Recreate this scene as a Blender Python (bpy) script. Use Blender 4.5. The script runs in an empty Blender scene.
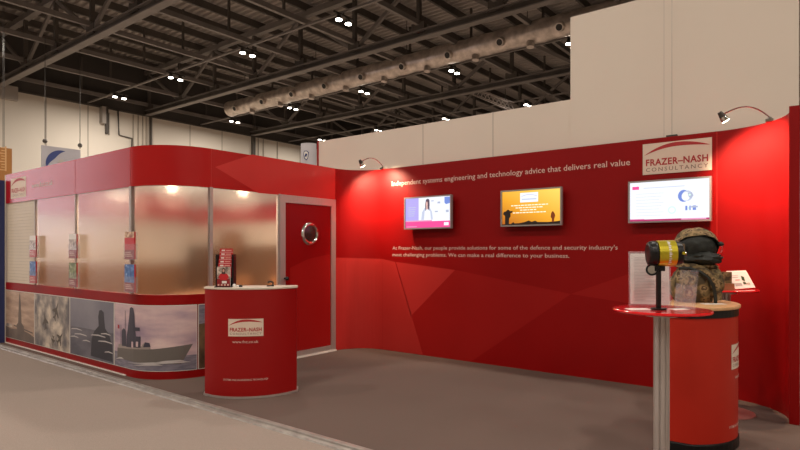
import bpy, bmesh, math, random
from math import sin, cos, pi, radians
from mathutils import Vector, Matrix, noise
random.seed(7)
S = bpy.context.scene
COL = S.collection
F = 570.0; EYE = 1.38; YAW = radians(38)
FW = Vector((-sin(YAW), cos(YAW), 0)); RT = Vector((cos(YAW), sin(YAW), 0))

def at(px, py, d):                      # a point seen at pixel px,py at depth d
    return FW * d + RT * ((px - 400) / F * d) + Vector((0, 0, EYE + (250 - py) * d / F))
def onY(px, py, Y):                     # pixel -> point on the plane y = Y
    t = (px - 400) / F
    x = Y * (cos(YAW) * t - sin(YAW)) / (cos(YAW) + sin(YAW) * t)
    d = Vector((x, Y, 0)).dot(FW)
    return x, EYE + (250 - py) * d / F
def onX(px, py, X):
    t = (px - 400) / F
    y = X / ((cos(YAW) * t - sin(YAW)) / (cos(YAW) + sin(YAW) * t))
    d = Vector((X, y, 0)).dot(FW)
    return y, EYE + (250 - py) * d / F

# ------------------------------------------------------------------ materials
def mat(name, col, rough=0.5, metal=0.0, **kw):
    m = bpy.data.materials.new(name); m.use_nodes = True
    b = m.node_tree.nodes['Principled BSDF']
    b.inputs['Base Color'].default_value = (*col, 1)
    b.inputs['Roughness'].default_value = rough
    b.inputs['Metallic'].default_value = metal
    if 'trans' in kw: b.inputs['Transmission Weight'].default_value = kw['trans']
    if 'ior' in kw: b.inputs['IOR'].default_value = kw['ior']
    if 'spec' in kw: b.inputs['Specular IOR Level'].default_value = kw['spec']
    if 'alpha' in kw: b.inputs['Alpha'].default_value = kw['alpha']
    if 'coat' in kw: b.inputs['Coat Weight'].default_value = kw['coat']; b.inputs['Coat Roughness'].default_value = kw.get('cr', .15)
    if 'emit' in kw:
        b.inputs['Emission Color'].default_value = (*kw['emit'], 1)
        b.inputs['Emission Strength'].default_value = kw.get('es', 1)
    return m
def noisy(name, stops, scale=8, rough=.6, detail=6, bump=0, stretch=(1, 1, 1), metal=0, **kw):
    m = mat(name, stops[0][1], rough, metal, **kw)
    nt = m.node_tree; b = nt.nodes['Principled BSDF']
    tc = nt.nodes.new('ShaderNodeTexCoord'); mp = nt.nodes.new('ShaderNodeMapping')
    mp.inputs['Scale'].default_value = stretch
    n = nt.nodes.new('ShaderNodeTexNoise'); n.inputs['Scale'].default_value = scale; n.inputs['Detail'].default_value = detail
    r = nt.nodes.new('ShaderNodeValToRGB')
    e = r.color_ramp.elements
    e[0].position, e[0].color = stops[0][0], (*stops[0][1], 1)
    e[1].position, e[1].color = stops[-1][0], (*stops[-1][1], 1)
    for p, c in stops[1:-1]:
        q = e.new(p); q.color = (*c, 1)
    nt.links.new(tc.outputs['Object'], mp.inputs['Vector']); nt.links.new(mp.outputs[0], n.inputs['Vector'])
    nt.links.new(n.outputs['Fac'], r.inputs['Fac']); nt.links.new(r.outputs[0], b.inputs['Base Color'])
    if kw.get('const'): r.color_ramp.interpolation = 'CONSTANT'
    if bump:
        bp = nt.nodes.new('ShaderNodeBump'); bp.inputs['Strength'].default_value = bump; bp.inputs['Distance'].default_value = .01
        nt.links.new(n.outputs['Fac'], bp.inputs['Height']); nt.links.new(bp.outputs[0], b.inputs['Normal'])
    return m
M = {}
M['red'] = noisy('red_laminate', [(.35, (.268, .0024, .0026)), (.65, (.290, .0028, .0030))], 1.5, .42, spec=.2)
M['fred'] = noisy('fascia_gloss_red', [(.35, (.40, .0050, .0050)), (.65, (.43, .0058, .0058))], 1.5, .24, spec=.5)
M['fred2'] = noisy('fascia_gloss_light_print', [(.35, (.55, .028, .025)), (.65, (.58, .031, .027))], 1.5, .24, spec=.5)
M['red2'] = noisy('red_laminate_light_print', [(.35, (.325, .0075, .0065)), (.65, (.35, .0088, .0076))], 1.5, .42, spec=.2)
M['red3'] = noisy('red_laminate_pale_print', [(.35, (.46, .026, .022)), (.65, (.49, .029, .024))], 1.5, .42, spec=.2)
M['redgloss'] = mat('red_acrylic', (.75, .010, .014), .12, coat=.6)
M['cred'] = noisy('counter_red', [(.35, (.30, .0035, .0035)), (.65, (.32, .0042, .0042))], 2, .42, spec=.3)
M['orangered'] = noisy('demo_counter_red', [(.35, (.44, .017, .006)), (.65, (.47, .02, .007))], 2, .45, spec=.3)
M['alu'] = noisy('brushed_aluminium', [(.3, (.50, .45, .42)), (.7, (.60, .54, .50))], 6, .5, stretch=(30, 30, 1), metal=.75)
M['edge'] = noisy('worn_edging_metal', [(.35, (.30, .265, .235)), (.65, (.42, .38, .34))], 9, .45, metal=.5)
M['chrome'] = mat('chrome', (.75, .72, .68), .12, 1)
M['bsteel'] = mat('dark_steel_bracket', (.08, .07, .06), .5, .6)
M['black'] = noisy('black_plastic', [(.3, (.004, .0038, .0038)), (.7, (.008, .007, .007))], 12, .35, spec=.35)
M['cream'] = noisy('cream_painted_board', [(.3, (.76, .67, .565)), (.7, (.79, .70, .59))], .8, .75)
M['hallwall'] = noisy('hall_wall_panel', [(.3, (.70, .635, .54)), (.7, (.74, .675, .575))], .3, .7)
M['hallseam'] = mat('hall_wall_seam', (.42, .37, .31), .7)
M['white'] = noisy('white_print', [(.3, (.72, .68, .62)), (.7, (.78, .74, .68))], 4, .5)
M['lettering'] = mat('pale_lettering', (.74, .50, .42), .5)
M['logored'] = mat('logo_red', (.42, .02, .022), .5)
M['logogrey'] = mat('logo_grey', (.24, .14, .11), .5)
M['logobg'] = noisy('logo_cream', [(.3, (.72, .58, .46)), (.7, (.76, .61, .49))], 3, .5)
M['wood'] = noisy('birch_laminate_top', [(.3, (.60, .33, .15)), (.7, (.72, .43, .21))], 5, .35, stretch=(12, 1, 1))
M['beige'] = noisy('pale_counter_top', [(.3, (.62, .52, .42)), (.7, (.68, .57, .46))], 6, .4)
M['carpet'] = noisy('booth_carpet', [(.25, (.105, .073, .060)), (.75, (.165, .117, .098))], 140, .95, bump=.35, spec=.1)
M['aisle'] = noisy('aisle_carpet', [(.25, (.27, .215, .18)), (.75, (.36, .292, .248))], 140, .95, bump=.35, spec=.1)
M['deck'] = noisy('corrugated_roof_deck', [(.3, (.34, .30, .27)), (.7, (.43, .385, .345))], .6, .6)
M['steel'] = noisy('roof_steelwork', [(.3, (.17, .152, .136)), (.7, (.24, .215, .195))], 1.2, .6)
M['dsteel'] = noisy('dark_roof_steelwork', [(.3, (.075, .065, .055)), (.7, (.11, .095, .08))], 1.2, .6)
M['upperwall'] = noisy('dark_upper_wall', [(.3, (.05, .044, .038)), (.7, (.07, .06, .052))], .5, .8)
M['duct'] = noisy('foil_duct', [(.3, (.42, .36, .31)), (.7, (.78, .69, .61))], 3, .34, bump=.8, metal=.55)
M['ductdark'] = mat('duct_nozzle_dark', (.03, .026, .023), .6)
M['lamp'] = mat('hall_lamp_lens', (1, .95, .85), .5, emit=(1, .93, .80), es=14)
M['bulb'] = mat('spot_bulb', (1, .9, .75), .5, emit=(1, .84, .62), es=9)
M['frost'] = mat('frosted_glazing', (.95, .93, .91), .22, trans=1, ior=1.33)
M['clear'] = mat('clear_acrylic', (.80, .76, .80), .06, alpha=.10)
M['paper'] = noisy('white_paper', [(.3, (.78, .74, .70)), (.7, (.83, .79, .74))], 9, .6)
M['ink'] = mat('printed_ink', (.42, .38, .37), .6)
M['brochred'] = mat('brochure_red', (.55, .02, .025), .35)
M['brochdark'] = mat('brochure_dark_red', (.26, .012, .016), .4)
M['brochblue'] = noisy('brochure_blue_photo', [(.35, (.02, .06, .20)), (.6, (.09, .22, .50)), (.7, (.75, .8, .9))], 22, .35)
M['brochgreen'] = noisy('brochure_green_photo', [(.35, (.06, .09, .03)), (.6, (.30, .33, .16)), (.7, (.65, .62, .55))], 25, .35)
M['brochgrey'] = noisy('brochure_pale_photo', [(.4, (.16, .12, .11)), (.55, (.55, .45, .38)), (.7, (.85, .75, .65))], 25, .35)
M['brochcream'] = noisy('brochure_cream_photo', [(.4, (.30, .10, .05)), (.6, (.75, .55, .35))], 30, .35)
M['skin'] = mat('printed_skin', (.62, .36, .26), .5)
M['hair'] = mat('printed_hair', (.07, .035, .028), .5)
M['yellow'] = noisy('yellow_anodised', [(.4, (.52, .43, .02)), (.6, (.62, .50, .03))], 3, .28, metal=.55)
M['brownbox'] = noisy('brown_card', [(.3, (.26, .12, .045)), (.7, (.34, .17, .07))], 12, .6)
M['camo'] = noisy('camouflage_cloth', [(0, (.06, .04, .018)), (.44, (.155, .105, .042)), (.53, (.28, .185, .085)), (.60, (.085, .048, .02)), (.69, (.36, .25, .13))], 15, .85, detail=2, const=True, bump=.3)
M['lining'] = noisy('dark_green_lining', [(.3, (.004, .005, .0035)), (.7, (.013, .016, .010))], 25, .6, bump=.6)
M['tan'] = noisy('tan_webbing', [(.3, (.10, .065, .035)), (.7, (.16, .105, .06))], 60, .8)
M['slat'] = noisy('cream_slatboard', [(.3, (.64, .55, .43)), (.7, (.70, .60, .475))], 2, .5)
M['bluepost'] = mat('blue_panel', (.025, .035, .13), .5)
M['lilac'] = mat('lilac_panel', (.48, .48, .58), .6)
M['orange'] = noisy('orange_banner', [(.3, (.30, .12, .022)), (.7, (.35, .145, .03))], 1, .6)
M['orangelt'] = mat('orange_banner_lettering', (.62, .36, .16), .6)
M['banner'] = noisy('grey_banner', [(.3, (.36, .34, .36)), (.7, (.40, .38, .40))], 1, .6)
M['ltgrey'] = noisy('pale_grey_fabric', [(.3, (.52, .50, .52)), (.7, (.57, .55, .57))], 3, .6)
M['navy'] = mat('navy_print', (.02, .035, .15), .5)
M['cable'] = mat('steel_cable', (.10, .09, .08), .5, .5)
M['brownint'] = noisy('brown_veneer', [(.3, (.20, .09, .035)), (.7, (.30, .14, .06))], 5, .5)
M['darkbrown'] = noisy('dark_wood_cladding', [(.3, (.11, .055, .025)), (.7, (.17, .085, .04))], 5, .5)
M['greypaint'] = mat('grey_box_paint', (.40, .36, .32), .6)
M['sill'] = mat('pale_threshold', (.80, .74, .66), .35)
# poster prints
M['p_sepia'] = noisy('sepia_sky_print', [(.3, (0.270, 0.169, 0.121)), (.55, (0.459, 0.311, 0.223)), (.75, (0.634, 0.472, 0.351))], 2.2, .38, stretch=(1, 1, 5))
M['p_sepdk'] = noisy('sepia_dark_print', [(.3, (0.090, 0.066, 0.054)), (.7, (0.156, 0.114, 0.090))], 6, .38)
M['p_cloud'] = noisy('cloud_print', [(.38, (0.123, 0.116, 0.123)), (.5, (0.319, 0.275, 0.239)), (.62, (0.667, 0.566, 0.450))], 4.2, .38)
M['p_jet'] = mat('jet_print', (.075, .06, .045), .4)
M['p_sea'] = noisy('dark_sea_print', [(.3, (0.080, 0.080, 0.104)), (.7, (0.181, 0.171, 0.196))], 2.5, .38, stretch=(1, 1, 3))
M['p_seamist'] = noisy('misty_sky_print', [(.3, (0.150, 0.150, 0.188)), (.7, (0.262, 0.247, 0.277))], 1.6, .38)
M['p_sub'] = mat('submarine_print', (.028, .030, .042), .4)
M['p_foam'] = mat('foam_print', (0.546, 0.507, 0.494), .4)
M['p_sky'] = noisy('lilac_sky_print', [(.33, (0.345, 0.255, 0.330)), (.52, (0.600, 0.435, 0.450)), (.7, (0.800, 0.630, 0.570))], 1.5, .38, stretch=(1, 1, 3.5))
M['p_ocean'] = noisy('ocean_print', [(.3, (0.140, 0.133, 0.175)), (.7, (0.294, 0.266, 0.308))], 9, .38, stretch=(1, 1, 5))
M['p_hull'] = mat('ship_hull_print', (.15, .132, .118), .4)
M['p_ship'] = mat('ship_tower_print', (.055, .052, .075), .4)
M['p_shiplt'] = mat('ship_deck_print', (0.336, 0.280, 0.252), .4)
M['p_brown'] = noisy('brown_terrain_print', [(.3, (.035, .025, .015)), (.7, (.19, .12, .06))], 8, .4)
def scr(name, c, es=1.0): return mat('screen_' + name, (.01, .01, .01), .3, emit=c, es=es*1.15)
M['s_white'] = scr('white', (.90, .93, 1.0), .88)
M['s_pale'] = scr('pale', (.62, .68, .86), .80)
M['s_violet'] = scr('violet', (.46, .40, .86), .9)
M['s_pink'] = scr('pink', (.85, .07, .30), .95)
M['s_dpink'] = scr('deep_pink', (.50, .03, .16), .9)
M['s_lpink'] = scr('light_pink', (.80, .35, .55), .9)
M['s_skin'] = scr('skin', (.68, .42, .38))
M['s_hair'] = scr('hair', (.09, .06, .09))
M['s_blue'] = scr('blue', (.16, .24, .62))
M['s_grey'] = scr('grey', (.40, .44, .58))
M['s_green'] = scr('green', (.60, .78, .72))
M['s_black'] = scr('black', (.012, .006, .004))
M['s_cream'] = scr('cream', (1.0, .88, .66))
def grad_screen():
    m = mat('screen_sunset', (.01, .01, .01), .3); nt = m.node_tree; b = nt.nodes['Principled BSDF']
    tc = nt.nodes.new('ShaderNodeTexCoord'); sp = nt.nodes.new('ShaderNodeSeparateXYZ')
    ad = nt.nodes.new('ShaderNodeMath'); ad.operation = 'MULTIPLY_ADD'; ad.inputs[1].default_value = .55
    r = nt.nodes.new('ShaderNodeValToRGB'); e = r.color_ramp.elements
    e[0].position, e[0].color = .0, (.36, .08, .006, 1)
    e[1].position, e[1].color = 1.0, (.85, .55, .10, 1)
    q = e.new(.45); q.color = (.68, .30, .018, 1)
    mu = nt.nodes.new('ShaderNodeMath'); mu.operation = 'MULTIPLY'; mu.inputs[1].default_value = .45
    nt.links.new(tc.outputs['Generated'], sp.inputs[0])
    nt.links.new(sp.outputs['X'], mu.inputs[0]); nt.links.new(sp.outputs['Z'], ad.inputs[0]); nt.links.new(mu.outputs[0], ad.inputs[2])
    nt.links.new(ad.outputs[0], r.inputs[0]); nt.links.new(r.outputs[0], b.inputs['Emission Color'])
    b.inputs['Emission Strength'].default_value = 1.35
    return m
M['s_sunset'] = grad_screen()

# ------------------------------------------------------------------ mesh helpers
class MB:
    def __init__(s): s.bm = bmesh.new(); s.mats = []
    def mi(s, m):
        if m is None: return 0
        if m not in s.mats: s.mats.append(m)
        return s.mats.index(m)
    def face(s, vs, m=None, sm=False):
        try: f = s.bm.faces.new(vs)
        except ValueError: return
        f.material_index = s.mi(m); f.smooth = sm
    def box(s, x0, x1, y0, y1, z0, z1, m=None, mtx=None):
        v = [s.bm.verts.new((x, y, z)) for z in (z0, z1) for y in (y0, y1) for x in (x0, x1)]
        if mtx:
            for q in v: q.co = mtx @ q.co
        for a in ((0, 2, 3, 1), (4, 5, 7, 6), (0, 1, 5, 4), (2, 6, 7, 3), (0, 4, 6, 2), (1, 3, 7, 5)):
            s.face([v[i] for i in a], m)
        return s
    def cyl(s, p0, p1, r, r1=None, seg=16, m=None, sm=True, caps=True):
        p0, p1 = Vector(p0), Vector(p1); r1 = r if r1 is None else r1
        z = (p1 - p0).normalized(); x = z.orthogonal().normalized(); y = z.cross(x)
        A = [s.bm.verts.new(p0 + (x * cos(2*pi*i/seg) + y * sin(2*pi*i/seg)) * r) for i in range(seg)]
        B = [s.bm.verts.new(p1 + (x * cos(2*pi*i/seg) + y * sin(2*pi*i/seg)) * r1) for i in range(seg)]
        for i in range(seg):
            j = (i+1) % seg; s.face([A[i], A[j], B[j], B[i]], m, sm)
        if caps: s.face(A[::-1], m); s.face(B, m)
        return s
    def tube(s, pts, r, seg=8, m=None):
        pts = [Vector(p) for p in pts]; rings = []; up = Vector((0, 0, 1))
        for i, p in enumerate(pts):
            t = (pts[min(i+1, len(pts)-1)] - pts[max(i-1, 0)]).normalized()
            a = t.cross(up)
            if a.length < .05: a = t.cross(Vector((1, 0, 0)))
            a.normalize(); b = t.cross(a)
            rings.append([s.bm.verts.new(p + (a*cos(2*pi*k/seg) + b*sin(2*pi*k/seg)) * r) for k in range(seg)])
        for A, B in zip(rings, rings[1:]):
            for k in range(seg):
                j = (k+1) % seg; s.face([A[k], B[k], B[j], A[j]], m, True)
        s.face(rings[0], m); s.face(rings[-1][::-1], m)
        return s
    def bar(s, p0, p1, w, h, m=None):       # rectangular bar between two points
        p0, p1 = Vector(p0), Vector(p1); t = (p1-p0).normalized()
        a = t.cross(Vector((0, 0, 1)))
        if a.length < .05: a = Vector((1, 0, 0))
        a.normalize(); b = a.cross(t)
        q = []
        for p in (p0, p1):
            for (i, j) in ((-1, -1), (1, -1), (1, 1), (-1, 1)):
                q.append(s.bm.verts.new(p + a*i*w/2 + b*j*h/2))
        for f in ((3, 2, 1, 0), (4, 5, 6, 7), (0, 1, 5, 4), (1, 2, 6, 5), (2, 3, 7, 6), (3, 0, 4, 7)):
            s.face([q[i] for i in f], m)
        return s
    def prism(s, out, z0, z1, m=None, sm=False, mtop=None):   # outline counter-clockwise
        A = [s.bm.verts.new((x, y, z0)) for x, y in out]; B = [s.bm.verts.new((x, y, z1)) for x, y in out]
        n = len(out)
        for i in range(n):
            j = (i+1) % n; s.face([A[i], A[j], B[j], B[i]], m, sm)
        s.face(A[::-1], m); s.face(B, mtop or m)
        return s
    def wall(s, path, z0, z1, t, m=None):   # path = [(x,y,nx,ny)] outer face; thickness t goes inwards (against n)
        V = []
        for x, y, nx, ny in path:
            V.append([s.bm.verts.new((x - nx*o, y - ny*o, z)) for o in (0, t) for z in (z0, z1)])
        for A, B in zip(V, V[1:]):
            s.face([A[0], B[0], B[1], A[1]], m, True); s.face([A[2], A[3], B[3], B[2]], m, True)
            s.face([A[1], B[1], B[3], A[3]], m); s.face([A[0], A[2], B[2], B[0]], m)
        s.face([V[0][0], V[0][1], V[0][3], V[0][2]], m); s.face([V[-1][0], V[-1][2], V[-1][3], V[-1][1]], m)
        return s
    def lathe(s, prof, c=(0, 0, 0), seg=32, m=None, sx=1, sy=1):
        c = Vector(c); R = []
        for r, z in prof:
            if r < 1e-6: R.append([s.bm.verts.new(c + Vector((0, 0, z)))])
            else: R.append([s.bm.verts.new(c + Vector((r*sx*cos(2*pi*k/seg), r*sy*sin(2*pi*k/seg), z))) for k in range(seg)])
        for A, B in zip(R, R[1:]):
            for k in range(seg):
                j = (k+1) % seg
                if len(A) == 1 and len(B) == 1: continue
                if len(A) == 1: s.face([A[0], B[j], B[k]], m, True)
                elif len(B) == 1: s.face([A[k], A[j], B[0]], m, True)
                else: s.face([A[k], A[j], B[j], B[k]], m, True)
        return s
    def build(s, name, parent=None, m=None, bevel=0, loc=None):
        if m is not None and m not in s.mats: s.mats.append(m)
        if m is not None and len(s.mats) == 1: pass
        bmesh.ops.recalc_face_normals(s.bm, faces=s.bm.faces[:]) if not getattr(s, 'keep', False) else None
        for e in s.bm.edges:
            if len(e.link_faces) == 2 and e.calc_face_angle(0) > .7: e.smooth = False
        if loc is not None:
            bmesh.ops.translate(s.bm, verts=s.bm.verts[:], vec=-Vector(loc))
        me = bpy.data.meshes.new(name); s.bm.to_mesh(me); s.bm.free()
        for k in s.mats: me.materials.append(k)
        o = bpy.data.objects.new(name, me); COL.objects.link(o)
        if loc is not None: o.location = loc
        if bevel:
            b = o.modifiers.new('bevel', 'BEVEL'); b.width = bevel; b.segments = 2; b.limit_method = 'ANGLE'
        if parent is not None:
            o.parent = parent
            if loc is None: o.matrix_parent_inverse = parent.matrix_world.inverted()
        return o
def upd(): bpy.context.view_layer.update()
def thing(name, label, cat, loc=(0, 0, 0), rz=0, group=None, kind=None):
    o = bpy.data.objects.new(name, None); COL.objects.link(o); o.location = loc; o.rotation_euler = (0, 0, rz)
    o.empty_display_size = .1
    if label: o['label'] = label
    if cat: o['category'] = cat
    if group: o['group'] = group
    if kind: o['kind'] = kind
    o.matrix_world = Matrix.Translation(loc) @ Matrix.Rotation(rz, 4, 'Z')
    return o
def tag(o, label=None, cat=None, group=None, kind=None):
    for k, v in (('label', label), ('category', cat), ('group', group), ('kind', kind)):
        if v: o[k] = v
    return o
def part(mb, name, parent, m=None, bevel=0, label=None, local=True):
    """child whose mesh is given in the parent's local space"""
    o = mb.build(name, None, m, bevel); o.parent = parent
    if label: o['label'] = label
    return o

def text_mesh(txt, size, extrude=0.0, space=1.0, bold=0.0):
    c = bpy.data.curves.new('txt', 'FONT'); c.body = txt; c.size = size; c.space_character = space
    c.resolution_u = 2; c.offset = bold
    o = bpy.data.objects.new('txt', c); COL.objects.link(o); upd()
    dg = bpy.context.evaluated_depsgraph_get(); me = bpy.data.meshes.new_from_object(o.evaluated_get(dg))
    bpy.data.objects.remove(o); bpy.data.curves.remove(c)
    vs = [v.co.copy() for v in me.vertices]; fs = [list(p.vertices) for p in me.polygons]
    bpy.data.meshes.remove(me)
    return vs, fs
class Art(MB):
    """flat artwork in (u,v) with thin layers, mapped on a surface by fn(u,v,h)"""
    def poly(s, pts, m, lay=1):
        s.face([s.bm.verts.new((u, v, lay*.0007)) for u, v in pts], m); return s
    def rect(s, u0, v0, u1, v1, m, lay=1): return s.poly([(u0, v0), (u1, v0), (u1, v1), (u0, v1)], m, lay)
    def disc(s, u, v, r, m, lay=1, ry=None, seg=18):
        return s.poly([(u+r*cos(2*pi*k/seg), v+(ry or r)*sin(2*pi*k/seg)) for k in range(seg)], m, lay)
    def ring(s, u, v, r0, r1, m, lay=1, seg=24):
        for k in range(seg):
            a, b = 2*pi*k/seg, 2*pi*(k+1)/seg
            s.poly([(u+r0*cos(a), v+r0*sin(a)), (u+r1*cos(a), v+r1*sin(a)), (u+r1*cos(b), v+r1*sin(b)), (u+r0*cos(b), v+r0*sin(b))], m, lay)
        return s
    def text(s, txt, u0, v0, width, height, m, lay=2, bold=.006, space=1):
        vs, fs = text_mesh(txt, 1, bold=bold, space=space)
        if not vs: return s
        xs = [v.x for v in vs]; x0, x1 = min(xs), max(xs)
        cap = .70
        V = [s.bm.verts.new((u0 + (v.x-x0)/(x1-x0)*width, v0 + v.y/cap*height, lay*.0007)) for v in vs]
        for f in fs: s.face([V[i] for i in f], m)
        return s
    def logo(s, u0, v0, w, h, lay=1, small=False):
        s.rect(u0, v0, u0+w, v0+h, M['logobg'], lay)
        n = 20; top, bot = [], []
        for i in range(n+1):
            q = i/n; u = u0 + w*(.02+.96*q)
            y = v0 + h*(.62 + .35*(1-((.52-q)/.52)**2) if q < .52 else .97 - .19*((q-.52)/.48)**2)
            th = h*.13*sin(pi*q)**.8 if 0 < q < 1 else 0
            top.append((u, y)); bot.append((u, y-th))
        for i in range(n):
            pts = [bot[i], bot[i+1], top[i+1], top[i]]
            if i == 0: pts = [bot[0], bot[1], top[1]]
            if i == n-1: pts = [bot[i], bot[i+1], top[i]]
            s.poly(pts, M['logored'], lay+1)
        s.text('FRAZER–NASH', u0+w*.05, v0+h*.285, w*.90, h*.205, M['logored'], lay+1, bold=.03, space=1.08)
        s.text('CONSULTANCY', u0+w*.05, v0+h*.09, w*.90, h*.125, M['logogrey'], lay+1, bold=.005, space=1.35)
        return s
    def finish(s, fn, name, parent=None, cuts=None, back=None, place=None):
        bm = s.bm
        if cuts:
            for c in cuts:
                bmesh.ops.bisect_plane(bm, geom=bm.verts[:]+bm.edges[:]+bm.faces[:], plane_co=(c, 0, 0), plane_no=(1, 0, 0))
        for v in bm.verts: v.co = fn(v.co.x, v.co.y, v.co.z)
        me = bpy.data.meshes.new(name); bm.to_mesh(me); bm.free()
        for k in s.mats: me.materials.append(k)
        o = bpy.data.objects.new(name, me); COL.objects.link(o)
        if parent is not None:
            o.parent = parent; o.matrix_parent_inverse = parent.matrix_world.inverted()
        return o

# ------------------------------------------------------------------ camera
cam = bpy.data.cameras.new('camera'); co = bpy.data.objects.new('camera', cam); COL.objects.link(co)
co.location = (0, 0, EYE); co.rotation_euler = (pi/2, 0, YAW)
cam.sensor_width = 36; cam.lens = F*36/800; cam.shift_y = 25/800; cam.clip_end = 300
S.camera = co

# ------------------------------------------------------------------ hall shell
HX0, HX1, HY0, HY1, ZT = -35.3, 22.0, -24.0, 47.0, 13.2
tag(MB().box(HX0-.4, HX1+.4, HY0-.4, HY1+.4, -.25, -.03, M['aisle']).build('floor'), 'grey-brown exhibition hall carpet of the aisle', 'floor', kind='structure')
STRIPY = 2.93
plat = [(-9.87, STRIPY+.05), (.9, STRIPY+.05), (.9, 6.30), (-9.87, 6.30)]
tag(MB().prism(plat, -.03, 0, M['carpet']).build('floor_stand'), 'dark brown carpet laid on the low stand platform', 'floor', kind='structure')
st = MB()
sec = [(STRIPY-.035, -.03), (STRIPY-.028, -.018), (STRIPY+.0, -.012), (STRIPY+.004, .0), (STRIPY+.012, .004), (STRIPY+.05, .004), (STRIPY+.05, -.03)]
A = [st.bm.verts.new((-9.87, y, z)) for y, z in sec]; B = [st.bm.verts.new((.9, y, z)) for y, z in sec]
for i in range(len(sec)):
    j = (i+1) % len(sec); st.face([A[i], A[j], B[j], B[i]], M['edge'])
st.face(A, M['edge']); st.face(B[::-1], M['edge'])
tag(st.build('trim_1'), 'long silver metal edging strip between the stand carpet and the aisle', 'edging', kind='structure')

# hall left wall with an unseen window added to wash the fascia with daylight
wy0, wy1, wz0, wz1 = -10.0, -2.5, 1.2, 9.2
w = MB()
for y0, y1, z0, z1 in ((HY0, wy0, -.03, 10), (wy1, HY1, -.03, 10), (wy0, wy1, -.03, wz0), (wy0, wy1, wz1, 10)):
    w.box(HX0-.3, HX0, y0, y1, z0, z1, M['hallwall'])
wl = tag(w.build('wall_left'), 'cream panelled side wall of the exhibition hall', 'wall', kind='structure')
sm_ = MB()
for px in (46, 88, 190, 222, 300):
    y, _ = onX(px, 100, HX0); sm_.box(HX0, HX0+.012, y-.035, y+.035, 0, 10, M['hallseam'])
for z in (): sm_.box(HX0, HX0+.010, 3, HY1, z-.02, z+.02, M['hallseam'])
part(sm_, 'panel_seam', wl)
cb = MB()
for px, wd in ((150, .045), (252.5, .13)):
    y, _ = onX(px, 120, HX0); cb.box(HX0, HX0+.2, y-wd, y+wd, 0, 10.1, M['dsteel'])
for px in (133, 138, 142.5, 146, 258, 263, 277):
    y, _ = onX(px, 120, HX0); cb.box(HX0, HX0+.08, y-.022, y+.022, 0, 9.9, M['hallseam'])
part(cb, 'column', wl, label='dark steel columns and conduits on the wall')
tag(MB().box(HX0-.3, HX0, HY0, HY1, 10, ZT+.3, M['upperwall']).box(HX0-.01, HX0+.06, HY0, HY1, 9.93, 10.02, M['dsteel']).build('trim_2'),
    'dark band of cladding above the cream hall wall', 'cladding', kind='structure')
wf = MB()
n = 6
for i in range(n+1):
    y = wy0 + (wy1-wy0)*i/n; wf.box(HX0-.2, HX0+.02, y-.06, y+.06, wz0, wz1, M['alu'])
for z in (wz0, (wz0+wz1)/2, wz1): wf.box(HX0-.2, HX0+.02, wy0, wy1, z-.06, z+.06, M['alu'])
wo = tag(wf.build('window_1'), 'tall unseen window added in the hall side wall for its daylight', 'window', kind='structure')
tag(MB().box(HX0, HX1, HY1, HY1+.3, -.03, ZT+.3, M['upperwall']).build('wall_back'), 'dark end wall of the hall beyond the roof trusses', 'wall', kind='structure')
tag(MB().box(HX1, HX1+.3, HY0, HY1, -.03, ZT+.3, M['hallwall']).build('wall_right'), 'far side wall of the hall', 'wall', kind='structure')
tag(MB().box(HX0, HX1, HY0-.3, HY0, -.03, ZT+.3, M['hallwall']).build('wall_front'), 'hall wall behind the photographer', 'wall', kind='structure')

# corrugated roof deck: ribs along x
dk = MB(); pitch = .36; ny = int((HY1-HY0)/pitch); rows = []
for i in range(ny):
    y = HY0 + i*pitch
    for dy, z in ((0, ZT), (.13, ZT), (.18, ZT+.11), (.31, ZT+.11)):
        rows.append((y+dy, z))
rows.append((HY1, ZT))
VA = [dk.bm.verts.new((HX0, y, z)) for y, z in rows]; VB = [dk.bm.verts.new((HX1, y, z)) for y, z in rows]
for i in range(len(rows)-1): dk.face([VA[i], VB[i], VB[i+1], VA[i+1]], M['deck'])
dk.face([dk.bm.verts.new(p) for p in ((HX0, HY0, ZT+.3), (HX0, HY1, ZT+.3), (HX1, HY1, ZT+.3), (HX1, HY0, ZT+.3))], M['deck'])
tag(dk.build('ceiling'), 'corrugated steel roof deck of the hall', 'ceiling', kind='structure')

TY = [2.45, 10.65, 18.8, 27.0, 35.2, 43.4]
XN = [HX0 + .3 + 3.55*i for i in range(16)]
ordn = ['first', 'second', 'third', 'fourth', 'fifth', 'sixth', 'seventh', 'eighth', 'ninth', 'tenth', 'eleventh', 'twelfth']
for i, y in enumerate(TY):
    t = MB()
    t.bar((HX0, y, 10.0), (HX1, y, 10.0), .34, .05, M['steel']); t.bar((HX0, y, 10.28), (HX1, y, 10.28), .34, .04, M['steel']); t.bar((HX0, y, 10.14), (HX1, y, 10.14), .04, .26, M['dsteel'])
    t.bar((HX0, y, 12.7), (HX1, y, 12.7), .28, .28, M['steel'])
    for j, x in enumerate(XN):
        t.bar((x, y, 10.2), (x, y, 12.7), .16, .16, M['dsteel'])
        t.box(x-.32, x+.32, y-.10, y+.10, 10.2, 10.62, M['dsteel'])
        if j+1 < len(XN):
            a, b = (10.3, 12.6) if j % 2 else (12.6, 10.3)
            t.bar((x, y, a), (XN[j+1], y, b), .13, .15, M['steel'])
    tag(t.build('roof_truss'), 'steel roof truss running along the hall, ' + ordn[i] + ' counted from the camera', 'roof truss', 'roof trusses', 'structure')
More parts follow.
